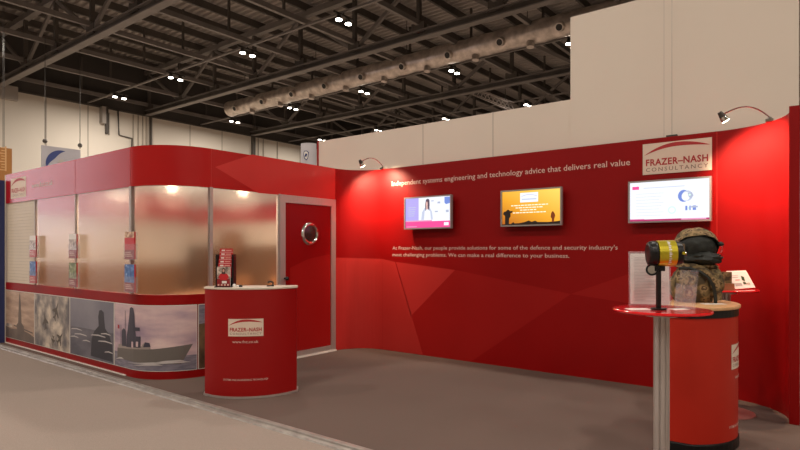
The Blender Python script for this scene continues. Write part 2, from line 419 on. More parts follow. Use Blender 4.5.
for i, x in enumerate(XN):
    t = MB()
    t.bar((x, HY0, 10.62), (x, HY1, 10.62), .16, .20, M['steel'])
    for a, b in zip(TY, TY[1:]):
        m_ = (a+b)/2
        t.bar((x, m_, 10.62), (x, m_, 12.6), .09, .09, M['dsteel'])
    tag(t.build('cross_beam'), 'steel cross beam tying the roof trusses, ' + (ordn[i] if i < 12 else str(i+1)+'th') + ' out from the cream side wall', 'roof beam', 'roof cross beams', 'structure')
t = MB(); x = HX0 + .8
while x < HX1:
    t.bar((x, HY0, 12.95), (x, HY1, 12.95), .12, .36, M['dsteel']); x += 1.775
tag(t.build('purlin'), 'dark purlins carrying the corrugated roof deck', 'purlin', None, 'structure')

# lighting rows and tracks
LY = [-9.2, -1.2, 6.8, 15.2, 22.7, 30.6, 38.6]
LX = [-31.45 + 5.65*i for i in range(10)]
rown = {15.2: 'nearest row', 22.7: 'middle row, along the duct', 30.6: 'farthest row'}
for y in LY:
    if y > 35: continue
    nm = {-9.2: 'behind the photographer', -1.2: 'over the photographer', 6.8: 'straight above the red stand', 15.2: 'through the nearest visible lamps', 22.7: 'through the middle visible lamps', 30.6: 'through the farthest visible lamps'}[y]
    if y < 10: continue
    tag(MB().bar((HX0, y, 10.10), (HX1, y, 10.10), .10, .07, M['steel']).build('light_track'), 'thin cable track under the roof running ' + nm, 'cable track', 'cable tracks', 'structure')
    
def ceiling_light(x, y, label, energy=300):
    z = 9.72
    r = thing('ceiling_light', label, 'ceiling light', (x, y, z), 0, 'twin ceiling lamps')
    part(MB().box(-.03, .03, -.50, .50, .22, .29, M['bsteel']).cyl((0, 0, .25), (0, 0, .42), .03, seg=6, m=M['bsteel']), 'mounting_bar', r)
    for sx in (-.25, .25):
        h = part(MB().cyl((0, sx, .04), (0, sx, .24), .13, .06, seg=16, m=M['bsteel']), 'lamp_housing', r)
        part(MB().cyl((0, sx, .005), (0, sx, .045), .115, .115, seg=16, m=M['lamp']), 'lens', h)
    L = bpy.data.lights.new('lamp', 'AREA'); L.shape = 'DISK'; L.size = .5; L.energy = energy; L.color = (1, .90, .80)
    lo = bpy.data.objects.new('lamp', L); COL.objects.link(lo); lo.parent = r; lo.location = (0, 0, -.03)
    return r
HALL = 200; FAR = 300
vis = {15.2: (0, 1, 2, 3), 22.7: (0, 1, 2, 3, 4), 30.6: (0, 1, 2, 3)}
for y in (15.2, 22.7, 30.6):
    for i in vis[y]:
        ceiling_light(LX[i], y, 'lit twin hall lamp, ' + ordn[i] + ' from the left in the ' + rown[y], FAR)
lab = {-9.2: 'in the row behind the photographer', -1.2: 'in the row over the photographer', 6.8: 'in the row right above the red stand'}
for y in (-9.2, -1.2, 6.8):
    for i in range(1, 9):
        ceiling_light(LX[i], y, 'lit twin hall lamp ' + lab[y] + ', ' + ordn[i-1] + ' from the left', HALL)

# foil duct
dy_, dz_ = 21.9, 10.33
dr = thing('air_duct', 'large foil-wrapped round ventilation duct slung under the roof', 'ventilation duct', (HX0+4.5, dy_, dz_))
X1d = 22 - (HX0+4.5)
d = MB(); rings = []; nn = 160; prof = []
for i in range(nn+1):
    x = X1d*i/nn
    r = .45 + .012*sin(i*2.1) + (.03 if i % 8 == 0 else 0)
    prof.append((x, r))
for x, r in prof: rings.append([d.bm.verts.new((x, r*cos(2*pi*k/20), r*sin(2*pi*k/20))) for k in range(20)])
for a, b in zip(rings, rings[1:]):
    for k in range(20): d.face([a[k], a[(k+1) % 20], b[(k+1) % 20], b[k]], M['duct'], True)
d.face(rings[0], M['duct']); d.face(rings[-1], M['duct'])
part(d, 'duct_body', dr, label='foil-wrapped round duct run')
for i in range(12):
    x = 1.2 + i*2.6
    q = MB(); a = radians(-25); dv = Vector((0, -cos(a), sin(a)))
    q.cyl(Vector((x, 0, 0)) + dv*.36, Vector((x, 0, 0)) + dv*.62, .20, .17, seg=16, m=M['duct'])
    nz = part(q, 'nozzle', dr)
    part(MB().cyl(Vector((x, 0, 0)) + dv*.61, Vector((x, 0, 0)) + dv*.635, .13, seg=16, m=M['ductdark']), 'nozzle_opening', nz)
    q = MB(); q.cyl((x+1.2, -.1, -.36), (x+1.2, -.15, -.62), .18, .15, seg=14, m=M['duct']); part(q, 'nozzle', dr)
for i in range(8):
    x = 1.5 + i*6.3
    part(MB().cyl((x, 0, .40), (x, 0, 2.5), .02, seg=5, m=M['cable']), 'hanger', dr)

# small lattice truss hanging beyond the low wall
p0, p1 = at(476, 92, 33), at(511, 106, 30)
t = MB(); ax = (p1-p0).normalized(); up = Vector((0, 0, 1)); sd = ax.cross(up).normalized()
cs = [(-.2, -.2), (.2, -.2), (.2, .2), (-.2, .2)]
for a, b in cs: t.cyl(p0 + sd*a + up*b, p1 + sd*a + up*b, .028, seg=6, m=M['alu'])
n = 9
for i in range(n):
    q0 = p0.lerp(p1, i/n); q1 = p0.lerp(p1, (i+1)/n)
    for (a, b), (c, e) in zip(cs, cs[1:]+cs[:1]): t.cyl(q0 + sd*a + up*b, q1 + sd*c + up*e, .016, seg=5, m=M['alu'])
for q in (p0.lerp(p1, .3), p0.lerp(p1, .85)): t.cyl(q+up*.2, Vector((q.x, q.y, 10.0)), .02, seg=5, m=M['cable'])
tag(t.build('lighting_truss'), 'small silver lattice truss hanging above the low cream wall', 'lighting truss')

# hall wall fittings
y, z = onX(105.5, 119, HX0)
sp = thing('wall_speaker', 'pale box with dark bracket hung at the top of the hall wall', 'wall fitting', (HX0, y, z))
part(MB().box(.0, .4, -.36, -.14, -.35, .65, M['greypaint']), 'casing', sp)
part(MB().box(0, .16, -.04, .10, -.9, .75, M['dsteel']).box(0, .12, .16, .21, -.95, .4, M['hallseam']), 'bracket', sp)
y, z = onX(7, 93, HX0)
tag(MB().box(HX0, HX0+.25, y-.45, y+.45, z-.38, z+.38, M['greypaint']).build('wall_box', bevel=.03), 'small grey box high on the hall wall at the far left', 'wall box')
pts = []
for a, b in ((118, 110), (119, 135), (132, 138.5), (131.5, 149)):
    y, z = onX(a, b, HX0+.08); pts.append((HX0+.08, y, z))
tag(MB().tube(pts, .05, 6, M['dsteel']).build('conduit'), 'dark bent conduit running down the hall wall', 'conduit')

# hanging grey banner with crescent
c0 = onY(42, 145, 17)
def plane_at(P, u, up=Vector((0, 0, 1)), nrm=None):
    P = Vector(P); u = Vector(u).normalized(); n_ = u.cross(up).normalized()
    return lambda a, b, h: P + u*a + up*b + n_*h
BX = -27.0
y0, z0 = onX(41.5, 145, BX); y1, z1 = onX(80.5, 149.5, BX)
bn = thing('hanging_banner', 'grey square banner with a navy crescent hung on two cables', 'banner', (BX, y0, z0))
part(MB().box(-.04, 0, 0, y1-y0, -3.0, 0, M['banner']), 'panel', bn)
a = Art()
W = y1-y0
arc = []
for k in range(15):
    th = radians(200 - k*125/14); arc.append((W*.50+W*.40*cos(th), -W*.48+W*.40*sin(th)))
arc2 = []
for k in range(15):
    th = radians(200 - k*125/14); w_ = .17*sin(pi*k/14)
    arc2.append((W*.50+W*(.40-w_)*cos(th), -W*.48+W*(.40-w_)*sin(th)))
for k in range(14): a.poly([arc[k], arc[k+1], arc2[k+1], arc2[k]], M['navy'], 8)
a.disc(W*.5, -W*.42, W*.09, M['greypaint'], 8)
a.finish(lambda u, v, h: Vector((BX + h, y0+u, z0+v)), 'print', bn)
for px, py in ((45, 141), (80, 145.5)):
    yy, zz = onX(px, py, BX)
    part(MB().cyl((0, yy-y0, zz-z0-.15), (0, yy-y0, 10.5-z0), .013, seg=5, m=M['cable']), 'cable', bn)
    q = MB(); q.lathe([(0, -.10), (.07, -.07), (.10, 0), (.07, .07), (0, .10)], (0, yy-y0, zz-z0), 10, M['cable']); part(q, 'shackle', bn)
# orange banner at left edge
OX = -24.0
y0, z0 = onX(-2, 147, OX); y1, _ = onX(12, 147, OX); z1 = onX(6, 178, OX)[1]
ob = thing('orange_banner', 'orange hanging sign with pale upright lettering at the left edge', 'sign', (OX, y0, z0))
part(MB().box(-.3, 0, 0, y1-y0, z1-z0-1.5, 0, M['orange']), 'panel', ob)
a = Art(); a.text('Thales', 0, 0, 1.05, .22, M['orangelt'], 2) if False else a.rect(0, 0, .9, .05, M['orangelt'], 4)
for k in range(9): a.rect(.02+.1*k, .03, .05+.1*k, .16+.06*(k % 3 == 0), M['orangelt'], 4)
a.finish(lambda u, v, h: Vector((OX+h, y0+(y1-y0)*.6 - v, z1+.25+u)), 'lettering', ob)
part(MB().cyl((-.15, .2, 0), (-.15, .2, 10.5-z0), .008, seg=5, m=M['cable']).cyl((-.15, y1-y0-.2, 0), (-.15, y1-y0-.2, 10.5-z0), .008, seg=5, m=M['cable']), 'cable', ob)
# white curved sign beyond the low wall
c = at(309.5, 154, 11.5); r_ = .19
ws = thing('banner_sign', 'white curved sign with a small blue shield, left of the cream partition', 'sign', (c.x, c.y, 0))
path = []
for k in range(11):
    th = YAW - pi/2 + radians(-55 + 11*k); path.append((r_*1.0*cos(th), r_*sin(th), cos(th), sin(th)))
part(MB().wall(path, .0, c.z+.19, .02, M['ltgrey']), 'panel', ws)
a = Art()
a.poly([(-.10, -.01), (-.075, -.10), (-.03, -.14), (.0, -.10), (.02, .02), (-.02, .055), (-.08, .055)], M['navy'], 3)
a.poly([(-.085, -.01), (-.065, -.085), (-.03, -.12), (-.01, -.09), (.005, .01), (-.025, .04), (-.07, .04)], M['white'], 5)
a.poly([(-.07, -.06), (-.03, -.07), (-.01, -.01), (-.05, .0)], M['navy'], 7)
def fn(u, v, h):
    th = YAW - pi/2 + u/r_; return Vector((c.x + (r_+.002+h)*cos(th), c.y + (r_+.002+h)*sin(th), c.z - .02 + v))
a.finish(fn, 'emblem', ws, cuts=[-.06, -.03, 0])

# ------------------------------------------------------------------ cream partition walls behind the stand
PY = 6.22
lw = tag(MB().box(-6.47, -2.42, PY, PY+.08, 0, 3.07, M['cream']).build('wall_partition_low'), 'low cream partition wall behind the red stand', 'partition wall', kind='structure')
part(MB().box(-6.50, -6.465, PY-.005, PY+.085, 0, 3.075, M['cred']), 'edge_strip', lw, label='red end strip')
tw = tag(MB().box(-2.42, -.33, PY-.03, PY+.10, 0, 3.98, M['cream']).build('wall_partition_tall'), 'tall cream partition wall behind the right of the stand', 'partition wall', kind='structure')
q = MB()
for px in (423, 493):
    x, _ = onY(px, 120, PY); q.box(x-.004, x+.004, PY-.002, PY, 0, 3.07, M['hallseam'])
part(q, 'panel_seam', lw)
q = MB()
for px in (664,):
    x, _ = onY(px, 60, PY-.03); q.box(x-.0015, x+.0015, PY-.0305, PY-.03, 0, 3.98, M['greypaint'])
part(q, 'panel_seam', tw)
x, _ = onY(669, 60, 6.0)
tag(MB().cyl((x, 6.12, 2.52), (x, 6.12, 3.98), .0014, seg=5, m=M['cable']).box(x-.05, x+.05, 6.10, 6.14, 2.502, 2.52, M['bsteel']).build('hanging_wire'),
    'thin hanging wire in front of the tall cream wall', 'wire')

# ------------------------------------------------------------------ red stand walls
OYF, OXS, RC = 3.08, -5.52, .6
CX, CY = OXS-RC, OYF+RC
LF = CX + 9.87; LA = RC*pi/2
def op(s):
    if s <= LF: return (-9.87 + s, OYF, 0, -1)
    if s <= LF+LA:
        th = -pi/2 + (s-LF)/RC; return (CX+RC*cos(th), CY+RC*sin(th), cos(th), sin(th))
    return (OXS, CY + (s-LF-LA), 1, 0)
def opath(s0, s1):
    n = max(1, int((s1-s0)/.05)); return [op(s0+(s1-s0)*i/n) for i in range(n+1)]
def omap(off=0.0):
    def f(s, z, h):
        x, y, nx, ny = op(s); return Vector((x+nx*(h+off), y+ny*(h+off), z))
    return f
CUT = [LF + LA*i/16 for i in range(17)]
SC = LF+LA + (5.62-CY)           # s at the inner corner
SD = LF+LA + (4.644-CY)          # s at door jamb
sx_ = [0, 1.10, 2.37, 3.74, LF+LA, SD]   # mullions above
office = tag(MB().wall(opath(0, SC), 2.07, 2.5, .045, M['fred']).build('wall_office'), 'red curved fascia and rails of the glazed office on the left', 'stand wall', kind='structure')
part(MB().wall(opath(0, SD), .796, .90, .05, M['red']), 'rail', office)
part(MB().wall(opath(0, SD), .0, .08, .045, M['red']), 'kick_board', office)
part(MB().wall([(a[0]-a[2]*.006, a[1]-a[3]*.006, a[2], a[3]) for a in opath(0, SD)], .078, .80, .03, M['red']), 'lower_panel', office)
part(MB().wall([(a[0]+a[2]*.012, a[1]+a[3]*.012, a[2], a[3]) for a in opath(0, LF-.1)], 0, .012, .011, M['sill']), 'floor_trim', office, label='pale trim along the floor')
q = MB()
for s in sx_[:]:
    x, y, nx, ny = op(max(.02, s)); mtx = Matrix.Translation((x, y, 0)) @ Matrix.Rotation(math.atan2(ny, nx), 4, 'Z')
    wd_ = .010 if s < LF-.2 else .018; mu = MB().box(-.042, .003, -wd_, wd_, .0 if s > LF+LA*.5 else .90, 2.075, M['alu'], mtx)
    part(mu, 'mullion', office)
q = MB()
for s in (2.37, 3.74, LF+LA, SD):
    x, y, nx, ny = op(s); mtx = Matrix.Translation((x, y, 0)) @ Matrix.Rotation(math.atan2(ny, nx), 4, 'Z')
    q.box(-.01, .0012, -.0035, .0035, 2.07, 2.5, M['red3'], mtx)
part(q, 'fascia_joint', office)
names = ['cream slatted panel', 'frosted glass pane between the first and second brochure posts', 'frosted glass pane between the second and third brochure posts',
         'curved frosted glass pane at the office corner', 'frosted glass pane next to the red door']
for i in range(5):
    s0, s1 = sx_[i]+.010, sx_[i+1]-.010
    path = [(a[0]-a[2]*.012, a[1]-a[3]*.012, a[2], a[3]) for a in opath(s0, s1)]
    if i == 0:
        q = MB()
        for k in range(26):
            z0 = .90 + k*.045; q.wall(path, z0+.003, z0+.045, .012, M['slat'])
        q.wall([(a[0]-a[2]*.010, a[1]-a[3]*.010, a[2], a[3]) for a in path], .9, 2.07, .006, M['hallseam'])
        part(q, 'slatted_panel', office, label='cream slatted board')
    else:
        tag(MB().wall(path, .895, 2.072, .008, M['frost']).build('window_%d' % (i+1)), names[i], 'window', kind='structure')
# pale printed swoosh on the fascia
a = Art()
def side_s(px, py):
    y, z = onX(px, py, OXS); return (LF+LA+(y-CY), z)
a.poly([side_s(215, 167), side_s(258, 193), (SC-.001, 2.071), (SC-.001, 2.499), side_s(252, 154.5)], M['fred2'], 1)
a.finish(omap(.0006), 'fascia_print', office, cuts=CUT)
a = Art(); a.logo(-9.66+9.87, 2.13, .58, .29, 1); a.finish(omap(.001), 'fascia_logo', office)
a = Art(); a.text('www.fnc.co.uk', -8.87+9.87, 2.235, .70, .07, M['white'], 1); a.finish(omap(.001), 'fascia_lettering', office)

# posters
def poster(s0, s1, label, draw, idx):
    z0, z1 = .085, .79
    root = thing('poster', label, 'poster', op((s0+s1)/2)[:2] + (z0,), 0, 'photographic lower panels of the office')
    c_ = Vector(root.location)
    mb = MB(); path = [(a[0]-c_.x+a[2]*.003, a[1]-c_.y+a[3]*.003, a[2], a[3]) for a in opath(s0+.006, s1-.006)]
    mb.wall(path, 0, z1-z0, .008, M['white']); part(mb, 'panel', root)
    a = Art(); u0, u1 = s0+.012, s1-.012; draw(a, u0, z0+.006, u1-u0, z1-z0-.012)
    a.finish(omap(.0032), 'print', root, cuts=[c for c in CUT if s0 < c < s1])
def U(u0, v0, w, h, pts): return [(u0+w*x, v0+h*y) for x, y in pts]
def d_tower(a, u, v, w, h):
    a.rect(u, v, u+w, v+h, M['p_sepia'])
    a.poly(U(u, v, w, h, [(.0, 0), (1, 0), (1, .13), (.8, .19), (.55, .22), (.2, .20), (0, .24)]), M['p_sepdk'], 2)
    a.poly(U(u, v, w, h, [(.44, .1), (.70, .1), (.66, .30), (.58, .36), (.56, .70), (.53, .92), (.515, .99), (.50, .92), (.475, .60), (.46, .36), (.40, .30)]), M['p_sepdk'], 3)
    a.poly(U(u, v, w, h, [(.30, .27), (.96, .19), (.96, .22), (.30, .30)]), M['p_sepdk'], 4)
    a.poly(U(u, v, w, h, [(.02, .24), (.26, .23), (.24, .30), (.04, .30)]), M['p_cloud'], 5)
def jet(a, u, v, s, rot, lay=2):
    P = [(0, 1), (.10, .6), (.14, .25), (.75, -.25), (.75, -.42), (.16, -.25), (.14, -.62), (.38, -.85), (.36, -.95), (0, -.82),
         (-.36, -.95), (-.38, -.85), (-.14, -.62), (-.16, -.25), (-.75, -.42), (-.75, -.25), (-.14, .25), (-.10, .6)]
    c, n_ = cos(rot), sin(rot)
    a.poly([(u + s*(x*c-y*n_), v + s*(x*n_+y*c)) for x, y in P], M['p_jet'], lay)
def d_jets(a, u, v, w, h):
    a.rect(u, v, u+w, v+h, M['p_cloud'])
    jet(a, u+w*.32, v+h*.50, .13, radians(12)); jet(a, u+w*.64, v+h*.72, .14, radians(-28)); jet(a, u+w*.74, v+h*.22, .12, radians(-50)); jet(a, u+w*.55, v+h*.14, .08, radians(170))
def d_sub(a, u, v, w, h):
    a.rect(u, v, u+w, v+h*.52, M['p_sea']); a.rect(u, v+h*.5, u+w, v+h, M['p_seamist'], 1.2)
    a.poly(U(u, v, w, h, [(.50, .05), (.98, .03), (.97, .30), (.90, .48), (.82, .56), (.80, .72), (.79, .82), (.74, .86), (.69, .84), (.67, .74), (.68, .58), (.58, .48), (.52, .34)]), M['p_sub'], 3)
    for x0, y0, x1 in ((.02, .44, .30), (.10, .36, .42), (.5, .40, .84), (.66, .32, .98), (.0, .30, .22), (.3, .27, .5), (.8, .16, 1.0), (.72, .45, .95)):
        a.poly(U(u, v, w, h, [(x0, y0), ((x0+x1)/2, y0+.015), (x1, y0+.005), (x1-.03, y0+.022), ((x0+x1)/2, y0+.035), (x0+.03, y0+.018)]), M['p_foam'], 4)
def d_ship(a, u, v, w, h):
    a.rect(u, v+h*.22, u+w, v+h, M['p_sky']); a.rect(u, v, u+w, v+h*.23, M['p_ocean'], 1.2)
    a.poly(U(u, v, w, h, [(.06, .13), (.86, .10), (.965, .40), (.60, .335), (.06, .29)]), M['p_hull'], 3)
    a.poly(U(u, v, w, h, [(.08, .29), (.58, .335), (.56, .42), (.50, .42), (.48, .37), (.20, .36), (.08, .35)]), M['p_shiplt'], 4)
    a.poly(U(u, v, w, h, [(.15, .33), (.24, .34), (.23, .58), (.19, .62), (.15, .58)]), M['p_ship'], 5)
    a.poly(U(u, v, w, h, [(.24, .33), (.47, .35), (.47, .52), (.41, .52), (.40, .60), (.385, .86), (.37, .95), (.34, .97), (.31, .95), (.30, .84), (.27, .62), (.25, .52)]), M['p_ship'], 6)
    a.poly(U(u, v, w, h, [(.38, .60), (.46, .61), (.46, .66), (.38, .66)]), M['p_ship'], 7)
    a.rect(u+w*.215, v+h*.55, u+w*.222, v+h*.90, M['p_ship'], 5); a.rect(u+w*.13, v+h*.35, u+w*.136, v+h*.66, M['p_ship'], 5)
    a.poly(U(u, v, w, h, [(.50, .36), (.58, .37), (.57, .43), (.52, .44)]), M['p_ship'], 7)
    a.poly(U(u, v, w, h, [(.07, .60), (.10, .60), (.10, .66), (.07, .66)]), M['logored'], 7)
    a.rect(u+w*.34, v+h*.34, u+w*.37, v+h*.43, M['p_sky'], 8); a.rect(u+w*.41, v+h*.36, u+w*.44, v+h*.44, M['p_sky'], 8)
    for x0, y0, x1 in ((.25, .09, .95), (.35, .06, .7), (.55, .115, .90), (.02, .1, .2)):
        a.poly(U(u, v, w, h, [(x0, y0), ((x0+x1)/2, y0+.02), (x1, y0+.03), (x1-.05, y0+.05), ((x0+x1)/2, y0+.045)]), M['p_foam'], 9)
def d_land(a, u, v, w, h):
    a.rect(u, v, u+w, v+h, M['p_brown'])
    a.poly(U(u, v, w, h, [(0, .7), (1, .8), (1, 1), (0, 1)]), M['p_ocean'], 2)
poster(0, 1.10, 'sepia photo panel of a tall tower over dark ground, farthest left on the office front', d_tower, 0)
poster(1.10, 2.225, 'photo panel of jets flying over grey clouds', d_jets, 1)
poster(2.225, 3.383, 'dark blue-grey photo panel of a submarine fin among waves', d_sub, 2)
poster(3.383, 4.535, 'curved photo panel of a grey warship at sea under a lilac sky', d_ship, 3)
poster(4.535, SD-.02, 'dark brown photo panel mostly hidden behind the reception counter', d_land, 4)

# door
door = thing('door_1', 'red door with a round porthole in a silver frame', 'door', (OXS, 4.644, 0), 0, None, 'structure')
DW = 5.62-4.644
q = MB(); q.box(-.045, .012, .0, .085, 0, 2.07, M['alu']).box(-.045, .012, DW-.085, DW-.0, 0, 2.07, M['alu']).box(-.045, .012, .085, DW-.085, 1.975, 2.07, M['alu'])
part(q, 'door_frame', door)
dp = part(MB().box(-.04, .0, .088, DW-.088, .085, 1.972, M['red']), 'door_leaf', door)
part(MB().box(-.04, .008, .085, DW-.085, .02, .085, M['alu']), 'bottom_rail', door)
part(MB().box(-.03, .03, .0, DW-.0, .0, .018, M['sill']), 'threshold', door, label='pale metal threshold')
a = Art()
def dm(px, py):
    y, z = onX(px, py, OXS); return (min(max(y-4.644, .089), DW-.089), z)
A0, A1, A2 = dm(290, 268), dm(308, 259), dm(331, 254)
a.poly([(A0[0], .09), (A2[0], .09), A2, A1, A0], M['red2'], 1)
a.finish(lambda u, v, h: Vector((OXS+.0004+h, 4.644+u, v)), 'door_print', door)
pc = (0, 5.15-4.644, 1.593)
q = MB(); seg = 32; R0, R1 = .105, .150; prev = None
prof = [(R0, .004), (R0+.004, .016), (R0+.02, .024), (R1-.014, .020), (R1, .002)]
rr = []
for k in range(seg):
    th = 2*pi*k/seg; rr.append([q.bm.verts.new((h, pc[1]+r*cos(th), pc[2]+r*sin(th))) for r, h in prof])
for k in range(seg):
    A_, B_ = rr[k], rr[(k+1) % seg]
    for j in range(len(prof)-1): q.face([A_[j], B_[j], B_[j+1], A_[j+1]], M['chrome'], True)
ph = part(q, 'porthole', door, label='round chrome porthole ring')
part(MB().cyl((.0015, pc[1], pc[2]), (.006, pc[1], pc[2]), R0+.003, seg=32, m=mat('porthole_glass', (.03, .022, .018), .08, coat=1)), 'porthole_glass', ph)
for k in range(8):
    th = 2*pi*(k+.5)/8; rr_ = (R0+R1)/2
    part(MB().cyl((.018, pc[1]+rr_*cos(th), pc[2]+rr_*sin(th)), (.026, pc[1]+rr_*cos(th), pc[2]+rr_*sin(th)), .007, seg=8, m=M['chrome']), 'bolt', ph)
hy, hz = onX(286.5, 278.5, OXS+.05)
hn = MB(); hn.cyl((.012, hy-4.644, hz), (.05, hy-4.644, hz), .012, seg=10, m=M['black'])
hn.lathe([(0, -.026), (.018, -.020), (.026, 0), (.018, .020), (0, .026)], (.062, hy-4.644, hz), 14, M['black'])
part(hn, 'door_knob', door, label='black door knob')

# back wall with rounded corners
BY = 6.08; R1_ = .46; R2x = .58
def bpath():
    P = []
    n = 12
    P.append((OXS, 5.62, 1, 0))
    for i in range(n+1):
        th = pi - (pi/2)*i/n      # from (-x) to (+y): concave inner corner
        x = OXS+R1_ + R1_*cos(th); y = BY-R1_ + R1_*sin(th)
        P.append((x, y, -cos(th), -sin(th)))
    P = P[1:]
    for i in range(n+1):
        th = pi/2 - (pi/2)*i/n
        x = -.93 + R2x*cos(th); y = BY-R2x + R2x*sin(th)
        P.append((x, y, -cos(th), -sin(th)))
    return P
bw = tag(MB().wall(bpath(), 0, 2.5, .05, M['red']).build('wall_stand_back'), 'red back wall of the stand with rounded corners and printed text', 'stand wall', kind='structure')
part(MB().box(-.352, -.285, BY-R2x-.035, BY-R2x+.10, 0, 2.52, M['red']), 'end_post', bw)
def bm_(off): return lambda u, v, h: Vector((u, BY-off-h, v))
def bp(px, py): return onY(px, py, BY)
a = Art()
xl = OXS+R1_+.001
z395 = bp(395, 262)[1]
def clampz(p): return (p[0], max(.004, p[1]))
a.poly([(xl, .003), (bp(423, 349)[0], .003), bp(395, 262), (xl, bp(383, 259)[1])], M['red3'], 1)
a.poly([(bp(423, 349)[0]+.001, .003), (bp(471, 356)[0], .003), bp(571, 294), bp(455, 270), bp(396, 262)], M['red2'], 1)
a.poly([(bp(423, 349)[0]+.001, .003), bp(411, 316), bp(455, 270), bp(396, 262)], M['red3'], 2)
a.poly([bp(571, 294), bp(640, 305), bp(720, 322), bp(720, 245), bp(640, 270)], M['red2'], 1)
a.finish(bm_(.0004), 'wall_print', bw)
a = Art()   # the pale swoosh carries on round the left corner
zc = bp(383, 259)[1]
a.rect(0, .003, R1_*pi/2, zc+.0, M['red3'], 1)
def cm(u, v, h):
    th = pi - u/R1_; r = R1_ - .0012 - h
    return Vector((OXS+R1_ + r*cos(th), BY-R1_ + r*sin(th), v + (.02*(1-u/(R1_*pi/2)) if v > 1 else 0)))
a.finish(cm, 'corner_print', bw, cuts=[R1_*pi/2*i/12 for i in range(1, 12)])
part(MB().box(-.955-.003, -.955+.003, BY-.0015, BY, 0, 2.5, M['red3']), 'panel_joint', bw)
a = Art()
a.text('Independent systems engineering and technology advice that delivers real value', -4.89, 2.255, 3.145, .064, M['lettering'], 1)
a.text("At Frazer-Nash, our people provide solutions for some of the defence and security industry's", -4.88, 1.385, 3.01, .046, M['lettering'], 1)
a.text('most challenging problems. We can make a real difference to your business.', -4.88, 1.295, 2.49, .046, M['lettering'], 1)
a.finish(bm_(.0015), 'wall_lettering', bw)
lg = thing('logo_sign', 'cream company logo panel with red arc at the top right of the red wall', 'sign', (-1.308, BY, 2.295))
part(MB().box(-.312, .312, -.006, -.0005, -.155, .155, M['logobg']), 'panel', lg)
a = Art(); a.logo(-1.62, 2.14, .624, .31, 1); a.finish(bm_(.0062), 'print', lg)

# ------------------------------------------------------------------ screens
def screen(x0, x1, label, draw):
    z0, z1 = 1.652, 2.072; yf = 5.98; cx = (x0+x1)/2
    r = thing('wall_screen', label, 'screen', (cx, BY, z0), 0, 'flat screens on the red wall')
    w2 = (x1-x0)/2; h = z1-z0; f = yf-BY
    q = MB(); b = .016
    q.box(-w2, w2, f, f+.045, 0, b).box(-w2, w2, f, f+.045, h-b, h).box(-w2, -w2+b, f, f+.045, b, h-b).box(w2-b, w2, f, f+.045, b, h-b)
    q.box(-w2+b, w2-b, f+.02, f+.045, b, h-b)
    for m_ in [M['frame']]: q.mats = [m_]
    part(q, 'bezel', r)
    part(MB().box(-.12, .12, f+.045, -.001, h*.25, h*.75, M['black']), 'wall_bracket', r)
    a = Art(); draw(a, x0+b, z0+b, x1-x0-2*b, h-2*b)
    a.finish(lambda u, v, hh: Vector((u, yf+.018-hh, v)), 'display', r)
M['frame'] = mat('screen_bezel', (.42, .38, .37), .35, .4)
def s1(a, u, v, w, h):
    a.rect(u, v, u+w, v+h, M['s_white']); a.rect(u, v, u+w*.30, v+h, M['s_violet'], 2)
    a.rect(u, v, u+w, v+h*.21, M['s_pink'], 3); a.rect(u, v+h*.21, u+w*.6, v+h*.25, M['s_lpink'], 3)
    for k in range(5): a.rect(u+w*.06, v+h*(.68-.07*k), u+w*(.24-.01*k), v+h*(.70-.07*k), M['s_pale'], 4)
    a.poly(U(u, v, w, h, [(.36, .26), (.62, .26), (.60, .52), (.55, .66), (.50, .70), (.44, .66), (.38, .52)]), M['s_pale'], 4)
    a.poly(U(u, v, w, h, [(.42, .26), (.58, .26), (.56, .55), (.50, .62), (.44, .55)]), M['s_white'], 5)
    a.poly(U(u, v, w, h, [(.455, .55), (.45, .78), (.47, .93), (.51, .96), (.545, .92), (.55, .75), (.54, .55), (.52, .62), (.475, .62)]), M['s_hair'], 6)
    a.disc(u+w*.487, v+h*.78, w*.022, M['s_skin'], 7, h*.085); a.poly(U(u, v, w, h, [(.47, .60), (.51, .60), (.505, .72), (.475, .72)]), M['s_skin'], 6.5)
    for x0, y0, x1, y1 in ((.72, .78, .78, .84), (.66, .50, .73, .54), (.90, .48, .96, .56), (.58, .86, .64, .89)): a.rect(u+w*x0, v+h*y0, u+w*x1, v+h*y1, M['s_grey'], 3)
    a.poly(U(u, v, w, h, [(.87, .98), (1.0, .98), (1.0, .78), (.90, .74), (.87, .80)]), M['s_blue'], 3)
    a.rect(u+w*.86, v+h*.06, u+w*.96, v+h*.16, M['s_white'], 4); a.rect(u+w*.02, v+h*.03, u+w*.26, v+h*.055, M['s_lpink'], 4)
